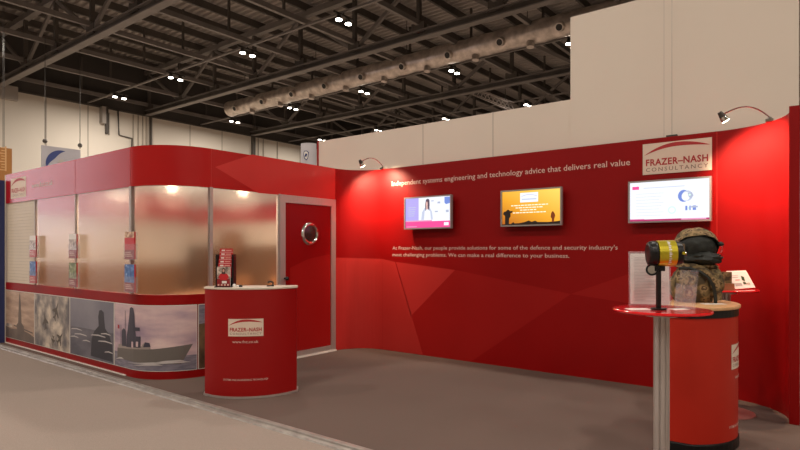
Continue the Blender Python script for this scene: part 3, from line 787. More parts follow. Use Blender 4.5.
def s2(a, u, v, w, h):
    a.rect(u, v, u+w, v+h, M['s_sunset'])
    a.rect(u+w*.32, v+h*.66, u+w*.63, v+h*.94, M['s_white'], 3)
    n = 10
    for i in range(n):
        f0 = lambda q: (.345+.26*q, .84+.05*sin(pi*q))
        p, q = f0(i/n), f0((i+1)/n); a.poly(U(u, v, w, h, [(p[0], p[1]-.012), (q[0], q[1]-.012), q, p]), M['s_violet'], 4)
    a.rect(u+w*.35, v+h*.73, u+w*.60, v+h*.765, M['s_pale'], 4)
    for y, x0, x1 in ((.56, .16, .82), (.49, .24, .72), (.42, .32, .62), (.345, .19, .76)):
        x = x0; k = 0
        while x < x1-.02:
            L = (.04, .065, .03, .055)[k % 4]; a.rect(u+w*x, v+h*y, u+w*min(x+L, x1), v+h*(y+.028), M['s_cream'], 3); x += L+.012; k += 1
    a.poly(U(u, v, w, h, [(0, 0), (1, 0), (1, .085), (.8, .06), (.62, .07), (.58, .11), (.52, .08), (.47, .12), (.40, .08), (.30, .05), (.22, .05), (.20, .09), (.16, .04), (0, .03)]), M['s_black'], 4)
    a.poly(U(u, v, w, h, [(.05, .0), (.12, 0), (.125, .2), (.15, .26), (.15, .36), (.18, .37), (.19, .42), (.14, .42), (.12, .46), (.09, .46), (.07, .42), (.03, .40), (.01, .34), (.05, .28), (.05, .2)]), M['s_black'], 5)
    a.poly(U(u, v, w, h, [(.86, .05), (.89, .05), (.90, .16), (.915, .24), (.90, .31), (.88, .36), (.86, .35), (.845, .29), (.84, .2), (.86, .15)]), M['s_hair2'], 5)
M['s_hair2'] = scr('dark_brown', (.16, .03, .004))
def s3(a, u, v, w, h):
    a.rect(u, v, u+w, v+h, M['s_white']); a.rect(u, v, u+w, v+h*.045, M['s_dpink'], 2); a.rect(u, v+h*.045, u+w*.19, v+h*.06, M['s_lpink'], 2); a.rect(u+w*.66, v+h*.01, u+w*.96, v+h*.045, M['s_lpink'], 3)
    a.rect(u+w*.03, v+h*.82, u+w*.12, v+h*.90, M['s_pink'], 2)
    for k in range(8): a.rect(u+w*.08, v+h*(.70-.08*k), u+w*(.44-.03*(k % 3)), v+h*(.706-.08*k), M['s_pale'], 2)
    a.rect(u+w*.18, v+h*.84, u+w*.70, v+h*.855, M['s_pale'], 2)
    a.disc(u+w*.69, v+h*.60, w*.07, M['s_blue'], 2, h*.15); a.disc(u+w*.735, v+h*.60, w*.065, M['s_pale'], 3, h*.13); a.disc(u+w*.715, v+h*.585, w*.05, M['s_white'], 4, h*.11)
    a.poly(U(u, v, w, h, [(.74, .66), (.79, .68), (.81, .60), (.78, .52), (.75, .58)]), M['s_grey'], 5); a.disc(u+w*.765, v+h*.62, w*.015, M['s_green'], 6)
    a.ring(u+w*.545, v+h*.26, w*.036, w*.050, M['s_green'], 2)
    for x0, x1 in ((.71, .735), (.76, .775), (.80, .84)): a.rect(u+w*x0, v+h*.24, u+w*x1, v+h*.35, M['s_blue'], 2)
    a.rect(u+w*.74, v+h*.26, u+w*.76, v+h*.32, M['s_green'], 2); a.rect(u+w*.78, v+h*.30, u+w*.86, v+h*.34, M['s_grey'], 3)
screen(-4.605, -3.867, 'wall screen showing a woman on white with a violet side and pink strip', s1)
screen(-3.18, -2.439, 'wall screen showing an orange sunset with dark silhouettes', s2)
screen(-1.737, -.986, 'white wall screen with round diagrams, below the logo panel', s3)

# ------------------------------------------------------------------ arm spotlights
def arm_light(base, n, label, energy, aim):
    base = Vector(base); n = Vector(n)
    r = thing('arm_spotlight', label, 'spotlight', base, 0, 'arm spotlights on the red wall')
    part(MB().box(-.03, .03, -.03, .03, .0, .022, M['chrome']).cyl((0, 0, .02), (0, 0, .04), .016, seg=10, m=M['chrome']), 'clamp', r)
    pts = []
    for k in range(13):
        q = k/12; pts.append(n*.46*q + Vector((0, 0, .035 + .085*sin(pi*q**.9) + .01*q)))
    part(MB().tube(pts, .006, 8, M['chrome']), 'arm', r)
    e = pts[-1]; dr_ = (Vector(aim) - (base+e)).normalized()
    q = MB(); q.cyl(e - dr_*.03, e + dr_*.015, .018, .028, seg=14, m=M['bsteel']); q.cyl(e + dr_*.015, e + dr_*.055, .028, .036, seg=14, m=M['chrome'], caps=False)
    h = part(q, 'lamp_head', r)
    part(MB().cyl(e + dr_*.02, e + dr_*.066, .024, .032, seg=14, m=M['bulb']), 'bulb', h)
    L = bpy.data.lights.new('spot', 'SPOT'); L.energy = energy; L.spot_size = radians(125); L.spot_blend = .9; L.shadow_soft_size = .03; L.color = (1, .72, .48)
    lo = bpy.data.objects.new('spot', L); COL.objects.link(lo); lo.parent = r
    lo.location = e + dr_*.075; lo.rotation_euler = dr_.to_track_quat('-Z', 'Y').to_euler()
SPOT = 150
arm_light((-5.05, BY-.0, 2.5), (0, -1, 0), 'small chrome arm spotlight over the left corner of the red wall', SPOT, (-5.05, BY, 1.98))
arm_light((-.52, 5.91, 2.5), (-.70, -.71, 0), 'small chrome arm spotlight over the right corner of the red wall', SPOT, (-.52, 5.91, 1.98))

# ------------------------------------------------------------------ brochure holders on the office posts
def holder(x, z0, rel, label_h, label_b, mats, words):
    y = OYF - .012
    r = thing('brochure_holder', label_h, 'brochure holder', (x, y, z0), 0, 'clear brochure holders on the office posts')
    q = MB(); q.box(-.112, .112, -.006, -.001, 0, .30, M['clear']).box(-.112, .112, -.045, -.041, 0, .17, M['clear'])
    q.box(-.112, .112, -.041, -.006, 0, .004, M['clear']).box(-.112, -.109, -.041, -.006, .004, .17, M['clear']).box(.109, .112, -.041, -.006, .004, .17, M['clear'])
    part(q, 'pocket', r)
    b = thing('brochure', label_b, 'brochure', (x, y-.030, z0+.006), 0, 'brochures on the office posts')
    part(MB().box(-.104, .104, -.008, .008, 0, .295, M['brochred']), 'booklet', b)
    a = Art()
    top, mid, low = mats
    a.rect(-.104, 0, .104, .10, low, 1); a.rect(-.104, .10, .104, .23, mid, 1); a.rect(-.104, .23, .104, .295, top, 1)
    if words: a.text(words, -.09, .245, .17, .022, M['paper'], 2)
    for k in range(3): a.rect(-.09, .07-.02*k, .03+.02*k, .078-.02*k, M['lettering'], 2)
    a.finish(lambda u, v, h: Vector((u, -.0082-h, v)), 'cover', b)
    b.children[-1].matrix_parent_inverse = Matrix.Identity(4)
P3 = [(-8.70, 'left-hand'), (-7.45, 'middle'), (-6.05, 'corner')]
ups = [(M['paper'], M['brochgrey'], M['brochred']), (M['paper'], M['brochgrey'], M['brochdark']), (M['brochcream'], M['brochred'], M['brochdark'])]
lows = [(M['brochblue'], M['brochblue'], M['brochred']), (M['brochgreen'], M['brochgreen'], M['brochdark']), (M['brochblue'], M['brochblue'], M['brochdark'])]
upn = ['pale grey and red brochure', 'pale grey brochure with dark red foot', 'red brochure with a cream photo band']
lon = ['blue and red brochure', 'green photo brochure with dark red foot', 'blue photo brochure with dark red foot']
for i, (x, nm) in enumerate(P3):
    holder(x, 1.275, 0, 'upper clear brochure holder on the %s office post' % nm, upn[i] + ' in the upper holder of the %s post' % nm, ups[i], None)
    holder(x, .925, 0, 'lower clear brochure holder on the %s office post' % nm, lon[i] + ' in the lower holder of the %s post' % nm, lows[i], None)

# things inside the office, blurred behind the frosted panes
tb = thing('meeting_table', 'brown table standing inside the office behind frosted glass', 'table', (-7.0, 4.7, 0))
part(MB().box(-.7, .7, -.35, .35, .72, .75, M['brownint']), 'table_top', tb)
for sx in (-.62, .62):
    for sy in (-.28, .28): part(MB().cyl((sx, sy, 0), (sx, sy, .72), .022, seg=10, m=M['alu']), 'leg', tb)
def ch(x, y, rz, lb):
    c_ = thing('office_chair', lb, 'chair', (x, y, 0), rz, 'chairs inside the office')
    part(MB().box(-.22, .22, -.22, .22, .43, .48, M['brownint']), 'seat', c_); part(MB().box(-.21, .21, .19, .23, .55, .98, M['brownint']), 'backrest', c_)
    for sx in (-.19, .19):
        part(MB().cyl((sx, -.19, 0), (sx, -.19, .43), .014, seg=8, m=M['alu']), 'leg', c_); part(MB().cyl((sx, .20, 0), (sx, .21, .56), .014, seg=8, m=M['alu']), 'leg', c_)
ch(-6.6, 5.35, 0, 'brown chair behind the table, nearer the red door'); ch(-7.5, 5.35, 0, 'brown chair behind the table, farther from the red door')
cb_ = thing('storage_cabinet', 'red and cream cabinet blurred behind the frosted pane beside the door', 'cabinet', (-6.15, 5.85, 0))
part(MB().box(-.45, .35, -.2, .2, .02, 1.0, M['white']), 'body', cb_); part(MB().box(-.45, .35, -.22, -.2, 1.0, 1.22, M['brochred']), 'top_panel', cb_, label='red top panel')
part(MB().box(-.40, .30, -.212, -.2, .05, .95, M['slat']), 'door', cb_)
# inner partition of the office: cream with red fascia band
ip = tag(MB().box(-9.87, OXS-.1, 6.10, 6.14, 0, 2.5, M['slat']).build('wall_office_back'), 'cream inner back wall of the office', 'stand wall', kind='structure')
part(MB().box(-9.87, OXS-.1, 6.08, 6.0995, 1.86, 2.16, M['brochred']), 'header_board', ip)
part(MB().box(-9.86, OXS-.1, 6.075, 6.0995, .0, 1.46, M['darkbrown']).box(-8.6, -8.2, 5.9, 6.07, 1.28, 1.7, M['brownint']).box(-7.0, -6.75, 5.95, 6.07, 1.28, 1.62, M['bsteel']), 'wainscot', ip, label='brown lower cladding')
ip2 = tag(MB().box(-9.91, -9.87, 3.08, 6.14, 0, 2.5, M['slat']).build('wall_office_left'), 'cream end wall of the office', 'stand wall', kind='structure')
part(MB().box(-9.868, -9.85, 3.12, 6.05, 1.93, 2.42, M['brochred']), 'header_board', ip2)
part(MB().box(-9.868, -9.85, 3.12, 6.05, 0, 1.15, M['brownint']), 'wainscot', ip2, label='brown lower cladding')
# two downlights on the inside of the office fascia
for i, (x, y, lb) in enumerate(((*at(172, 0, 7.0)[:2], 'round the curved corner'), (*at(243, 0, 7.5)[:2], 'behind the pane by the door'), (-8.2, 4.0, 'behind the long front'))):
    r = thing('strip_light', 'small warm lamp inside the office ' + lb, 'lamp', (x, y, 2.20), 0, 'office lamps')
    part(MB().cyl((0, 0, -.02), (0, 0, .05), .06, seg=16, m=M['bsteel']), 'housing', r)
    part(MB().lathe([(0, -.085), (.035, -.075), (.055, -.045), (.05, -.02), (0, -.02)], (0, 0, 0), 16, M['bulb']), 'lens', r)
    part(MB().bar((-.3, 0, .06), (.3, 0, .06), .03, .02, M['alu']).cyl((0, 0, .05), (0, 0, .3), .01, seg=8, m=M['alu']), 'bracket', r)
    L = bpy.data.lights.new('office_lamp', 'AREA'); L.shape = 'DISK'; L.size = .12; L.energy = (44, 46, 24)[i]; L.color = (1, .74, .50)
    lo = bpy.data.objects.new('office_lamp', L); COL.objects.link(lo); lo.parent = r; lo.location = (0, 0, -.10)

# neighbouring stand post at the left edge
tag(MB().box(-10.02, -9.915, 2.98, 3.10, -.03, 2.42, M['bluepost']).box(-10.35, -10.02, 2.98, 3.05, -.03, 2.40, M['lilac']).build('stand_post'),
    'dark blue and lilac end panel of the next stand at the left edge', 'stand panel')

# ------------------------------------------------------------------ reception counter
def counter_outline(w, sag, back, n=22, rnd=.05):
    R = (w*w/4 + sag*sag)/(2*sag); half = math.asin(w/2/R); P = []
    for i in range(n+1):
        th = -half + 2*half*i/n; P.append((R*sin(th), -(R*cos(th) - (R-sag))))
    # y negative = front bulge; add rounded back
    for i in range(7):
        th = (pi/2)*i/6; P.append((w/2 - rnd + rnd*cos(th), back - rnd + rnd*sin(th)))
    for i in range(7):
        th = pi/2 + (pi/2)*i/6; P.append((-w/2 + rnd + rnd*cos(th), back - rnd + rnd*sin(th)))
    return P, R, half
cen = Vector((-4.512, 3.447, 0)); rzc = math.atan2(.730, .683)
rc = thing('reception_counter', 'curved red reception counter with white logo and pale top', 'counter', cen, rzc)
W_, SG, BK = .86, .20, .17
out, RR, half = counter_outline(W_, SG, BK)
sc_ = lambda k, o: [(x*k, (y+.0)*k) for x, y in o]
part(MB().prism(sc_(1.03, out), 0, .018, M['alu']), 'base_plate', rc, label='thin silver base plate')
part(MB().prism(out, .018, 1.010, M['cred'], sm=True), 'body', rc)
part(MB().prism(sc_(1.025, out), 1.010, 1.028, M['beige']), 'counter_top', rc, bevel=.003, label='pale beige top')
def cmap(R, sag, off=.0015, shift=0):
    def f(u, v, h):
        th = u/R; r = R+off+h; return Vector((r*sin(th), -(r*cos(th)-(R-sag)), v))
    return f
cutc = [(-.4+.03*i) for i in range(28)]
a = Art(); a.logo(-.19-.005, .578, .325, .162, 1)
o = a.finish(cmap(RR, SG), 'front_logo', None, cuts=cutc); o.parent = rc; o['label'] = 'cream logo on the counter front'
a = Art()
a.text('www.fnc.co.uk', -.155, .515, .24, .026, M['lettering'], 1)
a.text('SYSTEMS AND ENGINEERING TECHNOLOGY', -.245, .165, .42, .017, M['lettering'], 1)
o = a.finish(cmap(RR, SG), 'front_lettering', None, cuts=cutc); o.parent = rc

def on_counter(px, py_base, z=.998):
    d_ = (EYE - z)*F/(py_base-250); p = at(px, py_base, d_); return Vector((p.x, p.y, z))
# leaflet dispenser
dp0 = Vector((cen.x, cen.y, 1.028)) + Vector((.683, .730, 0))*(-.24) + Vector((.73, -.683, 0))*(.02)
face = math.atan2(-dp0.x, -(-dp0.y))  # turn towards the aisle
rz = rzc - .15
ds = thing('leaflet_stand', 'black upright leaflet stand on the left of the reception counter', 'leaflet stand', dp0, rz)
part(MB().box(-.085, -.066, -.02, .07, 0, .31, M['black']).box(.066, .085, -.02, .07, 0, .31, M['black']), 'side_panel', ds)
part(MB().box(-.066, .066, .055, .07, 0, .31, M['black']), 'back_panel', ds)
part(MB().box(-.085, .085, -.07, .07, 0, .008, M['black']), 'base', ds)
for k in range(5):
    z0 = .19 + .036*k
    l = thing('leaflet', 'red leaflet with white title, %s tier of the counter leaflet stand' % ['lowest', 'second lowest', 'middle', 'second highest', 'highest'][k], 'leaflet',
              dp0 + Matrix.Rotation(rz, 3, 'Z') @ Vector((0, -.012+.013*k, z0-.10)), rz, 'red leaflets in the counter stand')
    part(MB().box(-.062, .062, -.003, .003, 0, .132, M['brochred']), 'sheet', l)
    a = Art(); a.rect(-.062, .095, .062, .1315, M['brochred'], 1); a.rect(-.062, .0955, .062, .099, M['paper'], 2); a.rect(-.045, .108, -.012, .121, M['paper'], 2); a.rect(-.002, .111, .05, .118, M['lettering'], 2)
    o = a.finish(lambda u, v, h: Vector((u, -.0032-h, v)), 'title', None); o.parent = l
bl = thing('brochure', 'brochure with a dark-haired person in a red top, standing in the counter leaflet stand', 'brochure', dp0 + Matrix.Rotation(rz, 3, 'Z') @ Vector((0, -.045, .009)), rz)
part(MB().box(-.062, .062, -.006, .006, 0, .185, M['paper']), 'booklet', bl)
a = Art(); a.rect(-.062, 0, .062, .07, M['brochdark'], 1); a.rect(-.062, .07, .062, .185, M['brochgrey'], 1)
a.poly([(-.05, .085), (-.035, .115), (-.012, .125), (.012, .125), (.035, .115), (.052, .085), (.028, .06), (-.03, .06)], M['brochred'], 2)
a.poly([(-.016, .115), (-.018, .155), (-.008, .175), (.008, .175), (.018, .155), (.016, .115)], M['hair'], 3); a.disc(0, .148, .010, M['skin'], 4, .015)
a.rect(-.015, .028, .03, .05, M['paper'], 2)
for k in range(4): a.rect(-.055+.03*k, .005, -.04+.03*k, .022, M['lettering'], 2)
o = a.finish(lambda u, v, h: Vector((u, -.0064-h, v)), 'cover', None); o.parent = bl
# little things on the counter
def cpos(u, n_): return Vector((cen.x, cen.y, 1.028)) + Vector((.683, .730, 0))*u + Vector((.73, -.683, 0))*n_
p = cpos(-.15, .07)
q = MB(); q.lathe([(0, 0), (.016, 0), (.017, .018), (.012, .03), (0, .032)], (0, 0, 0), 14, M['paper'])
kk = thing('paper_cup', 'small crumpled white item next to the leaflet stand', 'cup', p); part(q, 'body', kk); part(MB().lathe([(0, .0), (.012, 0), (.013, .013), (.006, .02), (0, .02)], (.024, .02, 0), 12, M['paper']), 'lid', kk)
p = cpos(-.10, .05)
tag(MB().lathe([(0, 0), (.024, 0), (.028, .008), (.024, .017), (.010, .020), (0, .020)], (0, 0, 0), 18, M['black'], sx=1.1, sy=.8).build('computer_mouse', None, None, 0), 'small flat black object right of the white item', 'small object').location = p
p = cpos(.18, .0)
th_ = thing('tape_dispenser', 'small black hooked tape dispenser near the right of the counter top', 'tape dispenser', p, rzc+.2)
q = MB(); pts = [(.028*cos(t_)-.002, 0, .024+.022*sin(t_)) for t_ in [radians(-50+20*k) for k in range(11)]]
q.tube(pts, .009, 8, M['black']); part(q, 'curved_arm', th_); part(MB().box(-.035, .035, -.014, .014, 0, .010, M['black']), 'base', th_, bevel=.003)

# ------------------------------------------------------------------ demo counter (right)
dc = Vector((-.835, 4.62, 0)); rzd = radians(90+4)
dm_ = thing('demo_counter', 'orange-red curved display counter with wooden top at the right', 'counter', dc, rzd)
out2, RR2, half2 = counter_outline(.80, .24, .20, rnd=.09)
part(MB().prism(sc_(1.03, out2), 0, .075, M['black'], sm=False), 'plinth', dm_, bevel=.01, label='black base')
part(MB().prism(out2, .075, .920, M['orangered'], sm=True), 'body', dm_)
part(MB().prism(sc_(1.02, out2), .920, .970, M['black']), 'top_rim', dm_, label='black rim under the top')
part(MB().prism(sc_(1.07, out2), .970, .996, M['wood']), 'counter_top', dm_, bevel=.008, label='pale wood top')
a = Art(); a.logo(-.17, .56, .34, .17, 1); o = a.finish(cmap(RR2, .24), 'front_logo', None, cuts=cutc); o.parent = dm_; o['label'] = 'cream logo on the counter front'
a = Art(); a.text('www.fnc.co.uk', -.11, .49, .22, .025, M['lettering'], 1); a.text('SYSTEMS AND ENGINEERING TECHNOLOGY', -.20, .16, .40, .017, M['lettering'], 1)
o = a.finish(cmap(RR2, .24), 'front_lettering', None, cuts=cutc); o.parent = dm_

# ------------------------------------------------------------------ bar tables
def bar_table(c, label):
    r = thing('bar_table', label, 'table', c, 0)
    part(MB().lathe([(0, 1.032), (.250, 1.032), (.258, 1.037), (.258, 1.044), (.253, 1.049), (0, 1.049)], (0, 0, 0), 56, M['redgloss']), 'table_top', r, label='round red glossy top')
    q = MB(); seg = 40; prof = []
    for k in range(seg):
        t_ = 2*pi*k/seg; rr_ = .042 if k % 5 else .034
        prof.append((rr_*cos(t_), rr_*sin(t_)))
    q.prism(prof, .018, 1.02, M['alu']); part(q, 'pole', r, label='grooved aluminium pole')
    part(MB().cyl((0, 0, 1.01), (0, 0, 1.032), .09, seg=24, m=M['alu']), 'top_plate', r)
    part(MB().lathe([(0, 0), (.225, 0), (.225, .008), (.20, .014), (.05, .020), (0, .020)], (0, 0, 0), 48, M['tablebase']), 'base', r, label='round base')
M['tablebase'] = mat('table_base', (.40, .16, .14), .3, .3)
c1 = at(661.5, 311, 3.20); c1.z = 0; bar_table(c1, 'round red bar table on a grooved metal pole, nearest the camera')
c2 = at(731, 291, 4.85); c2.z = 0; c2 = Vector((-.70, 5.38, 0)); c2 = at(725, 291, 4.85); c2.z = 0; bar_table(c2, 'round red bar table behind the display counter')
TZ = 1.049
# document in acrylic stand
def toward(p): return math.atan2(p.y, p.x) + pi/2   # rz making local -y face the camera... (local x -> right)
def faceme(p, extra=0): return math.atan2(p.y, p.x) - pi/2 + extra
p = at(650, 307.5, 3.35); p.z = TZ
ps = thing('sign_holder', 'clear acrylic holder with a white document at the back of the near table', 'sign holder', p, faceme(p, .12))
lean = Matrix.Rotation(radians(-7), 4, 'X')
part(MB().box(-.115, .115, -.004, -.001, .004, .325, M['clear'], lean).box(-.115, .115, .005, .007, .004, .325, M['clear'], lean).box(-.115, .115, -.03, .06, 0, .004, M['clear']), 'holder', ps)
doc = thing('document', 'white printed sheet standing in the clear holder on the near table', 'document', p, faceme(p, .12))
part(MB().box(-.106, .106, -.0005, .0035, .012, .312, M['paper'], lean), 'sheet', doc)
a = Art()
for k in range(30):
    z = .285 - .0088*k; x0 = -.085
    L = random.uniform(.10, .17) if k % 7 else .06
    a.rect(x0, z, x0+L, z+.0026, M['ink'], 1)
lf = lambda u, v, h: lean @ Vector((u, -.0006-h, v))
o = a.finish(lf, 'print', None); o.parent = doc
p = at(686, 308, 3.22); p.z = TZ
eh = thing('leaflet_holder', 'small empty clear acrylic leaflet holder on the near table', 'leaflet holder', p, faceme(p, -.5))
l2 = Matrix.Rotation(radians(-10), 4, 'X')
part(MB().box(-.052, .052, -.002, .0, .0, .22, M['clear'], l2).box(-.052, .052, -.035, -.033, 0, .13, M['clear'], l2).box(-.052, -.050, -.033, -.002, 0, .14, M['clear'], l2).box(.050, .052, -.033, -.002, 0, .14, M['clear'], l2).box(-.052, .052, -.05, .05, 0, .003, M['clear']), 'pocket', eh)
p = at(638, 310.5, 3.19); p.z = TZ
tag(MB().box(-.062, .062, -.035, .035, 0, .0015, M['paper'], Matrix.Rotation(YAW, 4, 'Z')).build('leaflet'), 'white leaflet lying flat at the left of the near table', 'leaflet').location = p
p = at(678, 308.2, 3.25); p.z = TZ
tag(MB().box(-.05, .05, -.03, .03, 0, .0015, M['paper'], Matrix.Rotation(YAW+.3, 4, 'Z')).build('leaflet'), 'white card lying under the empty clear holder', 'leaflet').location = p + Vector((.02, -.07, 0))
# camera on stand
p = at(658.5, 309, 3.16); p.z = TZ
cs_ = thing('thermal_camera', 'black and yellow cylindrical instrument on a black stand', 'camera', p, YAW)
part(MB().cyl((0, 0, 0), (0, 0, .010), .042, seg=28, m=M['black']), 'base', cs_)
part(MB().box(-.011, .011, -.009, .009, .01, .225, M['black']), 'pole', cs_)
part(MB().box(-.028, .028, -.02, .02, .215, .245, M['black']).cyl((-.02, -.03, .230), (.03, .03, .230), .012, seg=10, m=M['black']), 'clamp', cs_)
zc_ = .312; rb = .0745
ang = radians(-9); axd = Vector((cos(ang), sin(ang)*1.0, .03)).normalized()
O = Vector((.044, 0, zc_))
def tcyl(a0, a1, r0, r1, m, nm, bev=0, lab=None):
    q = MB(); q.cyl(O + axd*a0, O + axd*a1, r0, r1, seg=40, m=m); return part(q, nm, cs_, bevel=bev, label=lab)
tcyl(-.100, -.052, rb*.90, rb, M['black'], 'front_cap', .014)
b_ = tcyl(-.052, .040, rb*.97, rb*.97, M['yellow'], 'barrel', 0, 'yellow metal barrel')
tcyl(.040, .075, rb*.90, rb*.84, M['black'], 'rear_cap', .004)
q = MB(); q.cyl(O + axd*.076 + Vector((0, -.045, .0)), O + axd*.079 + Vector((0, -.045, 0)), .012, seg=12, m=M['chrome']); q.cyl(O + axd*.058 + Vector((0, -.074, 0)), O + axd*.058 + Vector((0, -.062, 0)), .008, seg=12, m=M['yellow'])
part(q, 'knob', cs_)
# white writing band wrapped on the barrel
a = Art()
vs, fs = text_mesh('CAUTION FRAGILE', .018)
for k in range(13):
    a.rect(-.07+.0125*k, -.007, -.0615+.0125*k - (.003 if k % 3 == 0 else 0), .007*(1 if k % 2 else .5), M['paper'], 1)
ex = axd; e1 = Vector((0, -1, 0)); e1 = (e1 - ex*e1.dot(ex)).normalized(); e2 = ex.cross(e1)
if e2.z < 0: e2 = -e2
o = a.finish(lambda u, v, h: O + ex*(.002+v) + (e1*cos(u/rb) + e2*sin(u/rb))*(rb*.97+.0008+h), 'writing', None, cuts=[-.06+.012*i for i in range(12)]); o.parent = b_
q = MB(); c_ = Vector((-.040, -.01, .222)); seg = 28; dx = Vector((1, 0, 0)); 
for k in range(seg):
    pass
rng = []
nrm = Vector((-.45, -.9, 0)).normalized(); sx = Vector((.9, -.45, 0)).normalized(); sz = Vector((0, 0, 1))
for k in range(seg):
    t_ = 2*pi*k/seg; dd = sx*cos(t_) + sz*sin(t_)
    rng.append([q.bm.verts.new(c_ + dd*r + nrm*h) for r, h in ((.022, 0), (.024, .012), (.032, .012), (.034, -.012), (.022, -.012))])
for k in range(seg):
    A_, B_ = rng[k], rng[(k+1) % seg]
    for j in range(5): q.face([A_[j], B_[j], B_[(j+1) % 5], A_[(j+1) % 5]], M['black'], True)
rg = part(q, 'lens_ring', cs_)
q = MB(); q.cyl(c_ - nrm*.010, c_ - nrm*.002, .0225, seg=24, m=M['chrome']); part(q, 'mirror', rg)

# ------------------------------------------------------------------ backpack
bp0 = at(696.5, 303, 4.25); bp0.z = .996
bk = thing('backpack', 'camouflage rucksack with its dark-lined lid gaping open, on the display counter', 'backpack', bp0, YAW-.15)
def blob(cx, cy, cz, rx, ry, rz_, m, amp=.05, f=6, flat=None, seg=44, rings=28, seed=0, mask=None):
    q = MB(); R = []
    for i in range(rings+1):
        ph_ = pi*i/rings; row = []
        for k in range(seg):
            t_ = 2*pi*k/seg; d_ = Vector((sin(ph_)*cos(t_), sin(ph_)*sin(t_), cos(ph_)))
            n_ = noise.noise(d_*f*.4 + Vector((seed, 0, 0)))*amp + noise.noise(d_*f + Vector((seed, 3, 0)))*amp*.4
            s_ = 1 + n_
            v = Vector((cx+rx*d_.x*s_, cy+ry*d_.y*s_, cz+rz_*d_.z*s_))
            if flat is not None and v.z < flat: v.z = flat
            row.append(q.bm.verts.new(v))
        R.append(row)
    for i in range(rings):
        for k in range(seg):
            j = (k+1) % seg; q.face([R[i][k], R[i+1][k], R[i+1][j], R[i][j]], m, True)
    bmesh.ops.remove_doubles(q.bm, verts=q.bm.verts[:], dist=.0004)
    return q
part(blob(-.02, 0, .12, .165, .13, .165, M['camo'], .13, 7, flat=0.0, seed=1), 'main_bag', bk, label='camouflage cloth body')
part(blob(.085, -.01, .145, .090, .12, .12, M['camo'], .16, 8, flat=0.0, seed=5), 'side_pocket', bk)
# fold and strap down the front
q = MB(); pts = [(-.12, -.06, .265), (-.06, -.10, .268), (.0, -.13, .245), (.05, -.15, .20), (.085, -.15, .14), (.10, -.145, .07), (.105, -.13, .02)]
for o_ in (0,):
    prev = None
    for i, p_ in enumerate(pts):
        t_ = (Vector(pts[min(i+1, 6)]) - Vector(pts[max(i-1, 0)])).normalized(); sd = t_.cross(Vector((0, -1, .2))).normalized()
        w_ = .022
        ring = [q.bm.verts.new(Vector(p_) + sd*a_ + Vector((0, -1, .2)).normalized()*b__) for a_, b__ in ((-w_, -.01), (-w_*.8, .012), (0, .017), (w_*.8, .012), (w_, -.01))]
        if prev:
            for k in range(4): q.face([prev[k], prev[k+1], ring[k+1], ring[k]], M['camo'], True)
            q.face([prev[4], prev[0], ring[0], ring[4]], M['camo'], True)
        else: q.face(ring, M['camo'])
        prev = ring
    q.face(prev[::-1], M['camo'])
part(q, 'flap', bk)
q = MB(); q.tube([(x_-.022, y_-.002, z_-.016) for x_, y_, z_ in pts], .012, 8, M['lining']); part(q, 'zip_opening', bk)
# collar at the mouth
part(blob(.0, .0, .262, .145, .105, .028, M['camo'], .15, 9, seed=9), 'collar', bk)
# lower dark-green pouch of the open lid
part(blob(.020, -.03, .322, .142, .115, .055, M['lining'], .14, 8, seed=12), 'lower_lining', bk, label='dark green lining')
# dark hollow and the domed camouflage lid as a shell
def shell(c, rx, ry, rz_, th, m_out, m_in, z_cut, tilt, nm):
    q = MB(); seg = 44; rings = 14; Ro, Ri = [], []
    rot = Matrix.Rotation(tilt, 3, 'Y') @ Matrix.Rotation(radians(-46), 3, 'X')
    for i in range(rings+1):
        ph_ = (pi*.54)*i/rings; ro, ri = [], []
        for k in range(seg):
            t_ = 2*pi*k/seg; d_ = Vector((sin(ph_)*cos(t_), sin(ph_)*sin(t_), cos(ph_)))
            n_ = 1 + noise.noise(d_*3 + Vector((4, 4, 4)))*.07
            ro.append(q.bm.verts.new(c + rot @ Vector((rx*d_.x*n_, ry*d_.y*n_, rz_*d_.z*n_))))
            ri.append(q.bm.verts.new(c + rot @ Vector(((rx-th)*d_.x*n_, (ry-th)*d_.y*n_, (rz_-th)*d_.z*n_))))
        Ro.append(ro); Ri.append(ri)
    for i in range(rings):
        for k in range(seg):
            j = (k+1) % seg
            q.face([Ro[i][k], Ro[i+1][k], Ro[i+1][j], Ro[i][j]], m_out, True); q.face([Ri[i][k], Ri[i][j], Ri[i+1][j], Ri[i+1][k]], m_in, True)
    for k in range(seg):
        j = (k+1) % seg; q.face([Ro[-1][k], Ri[-1][k], Ri[-1][j], Ro[-1][j]], m_in, True)
    bmesh.ops.remove_doubles(q.bm, verts=q.bm.verts[:], dist=.0004)
    q.keep = True
    return part(q, nm, bk)
sh = shell(Vector((.0, .01, .410)), .160, .135, .150, .010, M['camo'], M['lining'], 0, radians(3), 'lid'); sh['label'] = 'domed camouflage lid'
part(blob(-.004, .018, .412, .147, .122, .132, M['lining'], .06, 8, seed=20), 'upper_lining', bk, label='dark lining')
part(blob(.145, -.06, .428, .020, .03, .016, M['lining'], .1, 7, seed=3), 'rim_tip', bk)
q = MB(); q.tube([(.135, -.07, .43), (.148, -.075, .41), (.150, -.075, .385), (.142, -.07, .365)], .006, 8, M['clear']); part(q, 'clear_tube', bk)
part(MB().box(-.150, -.112, -.105, -.085, .345, .430, M['tan']), 'side_tab', bk, bevel=.008, label='tan side tab')
p = cpos(0, 0); p = at(713, 306.5, 4.05); p.z = .996
tag(MB().box(-.08, .08, -.035, .035, 0, .002, M['paper'], Matrix.Rotation(YAW, 4, 'Z')).build('leaflet'), 'white leaflet lying on the wooden top beside the rucksack', 'leaflet').location = p

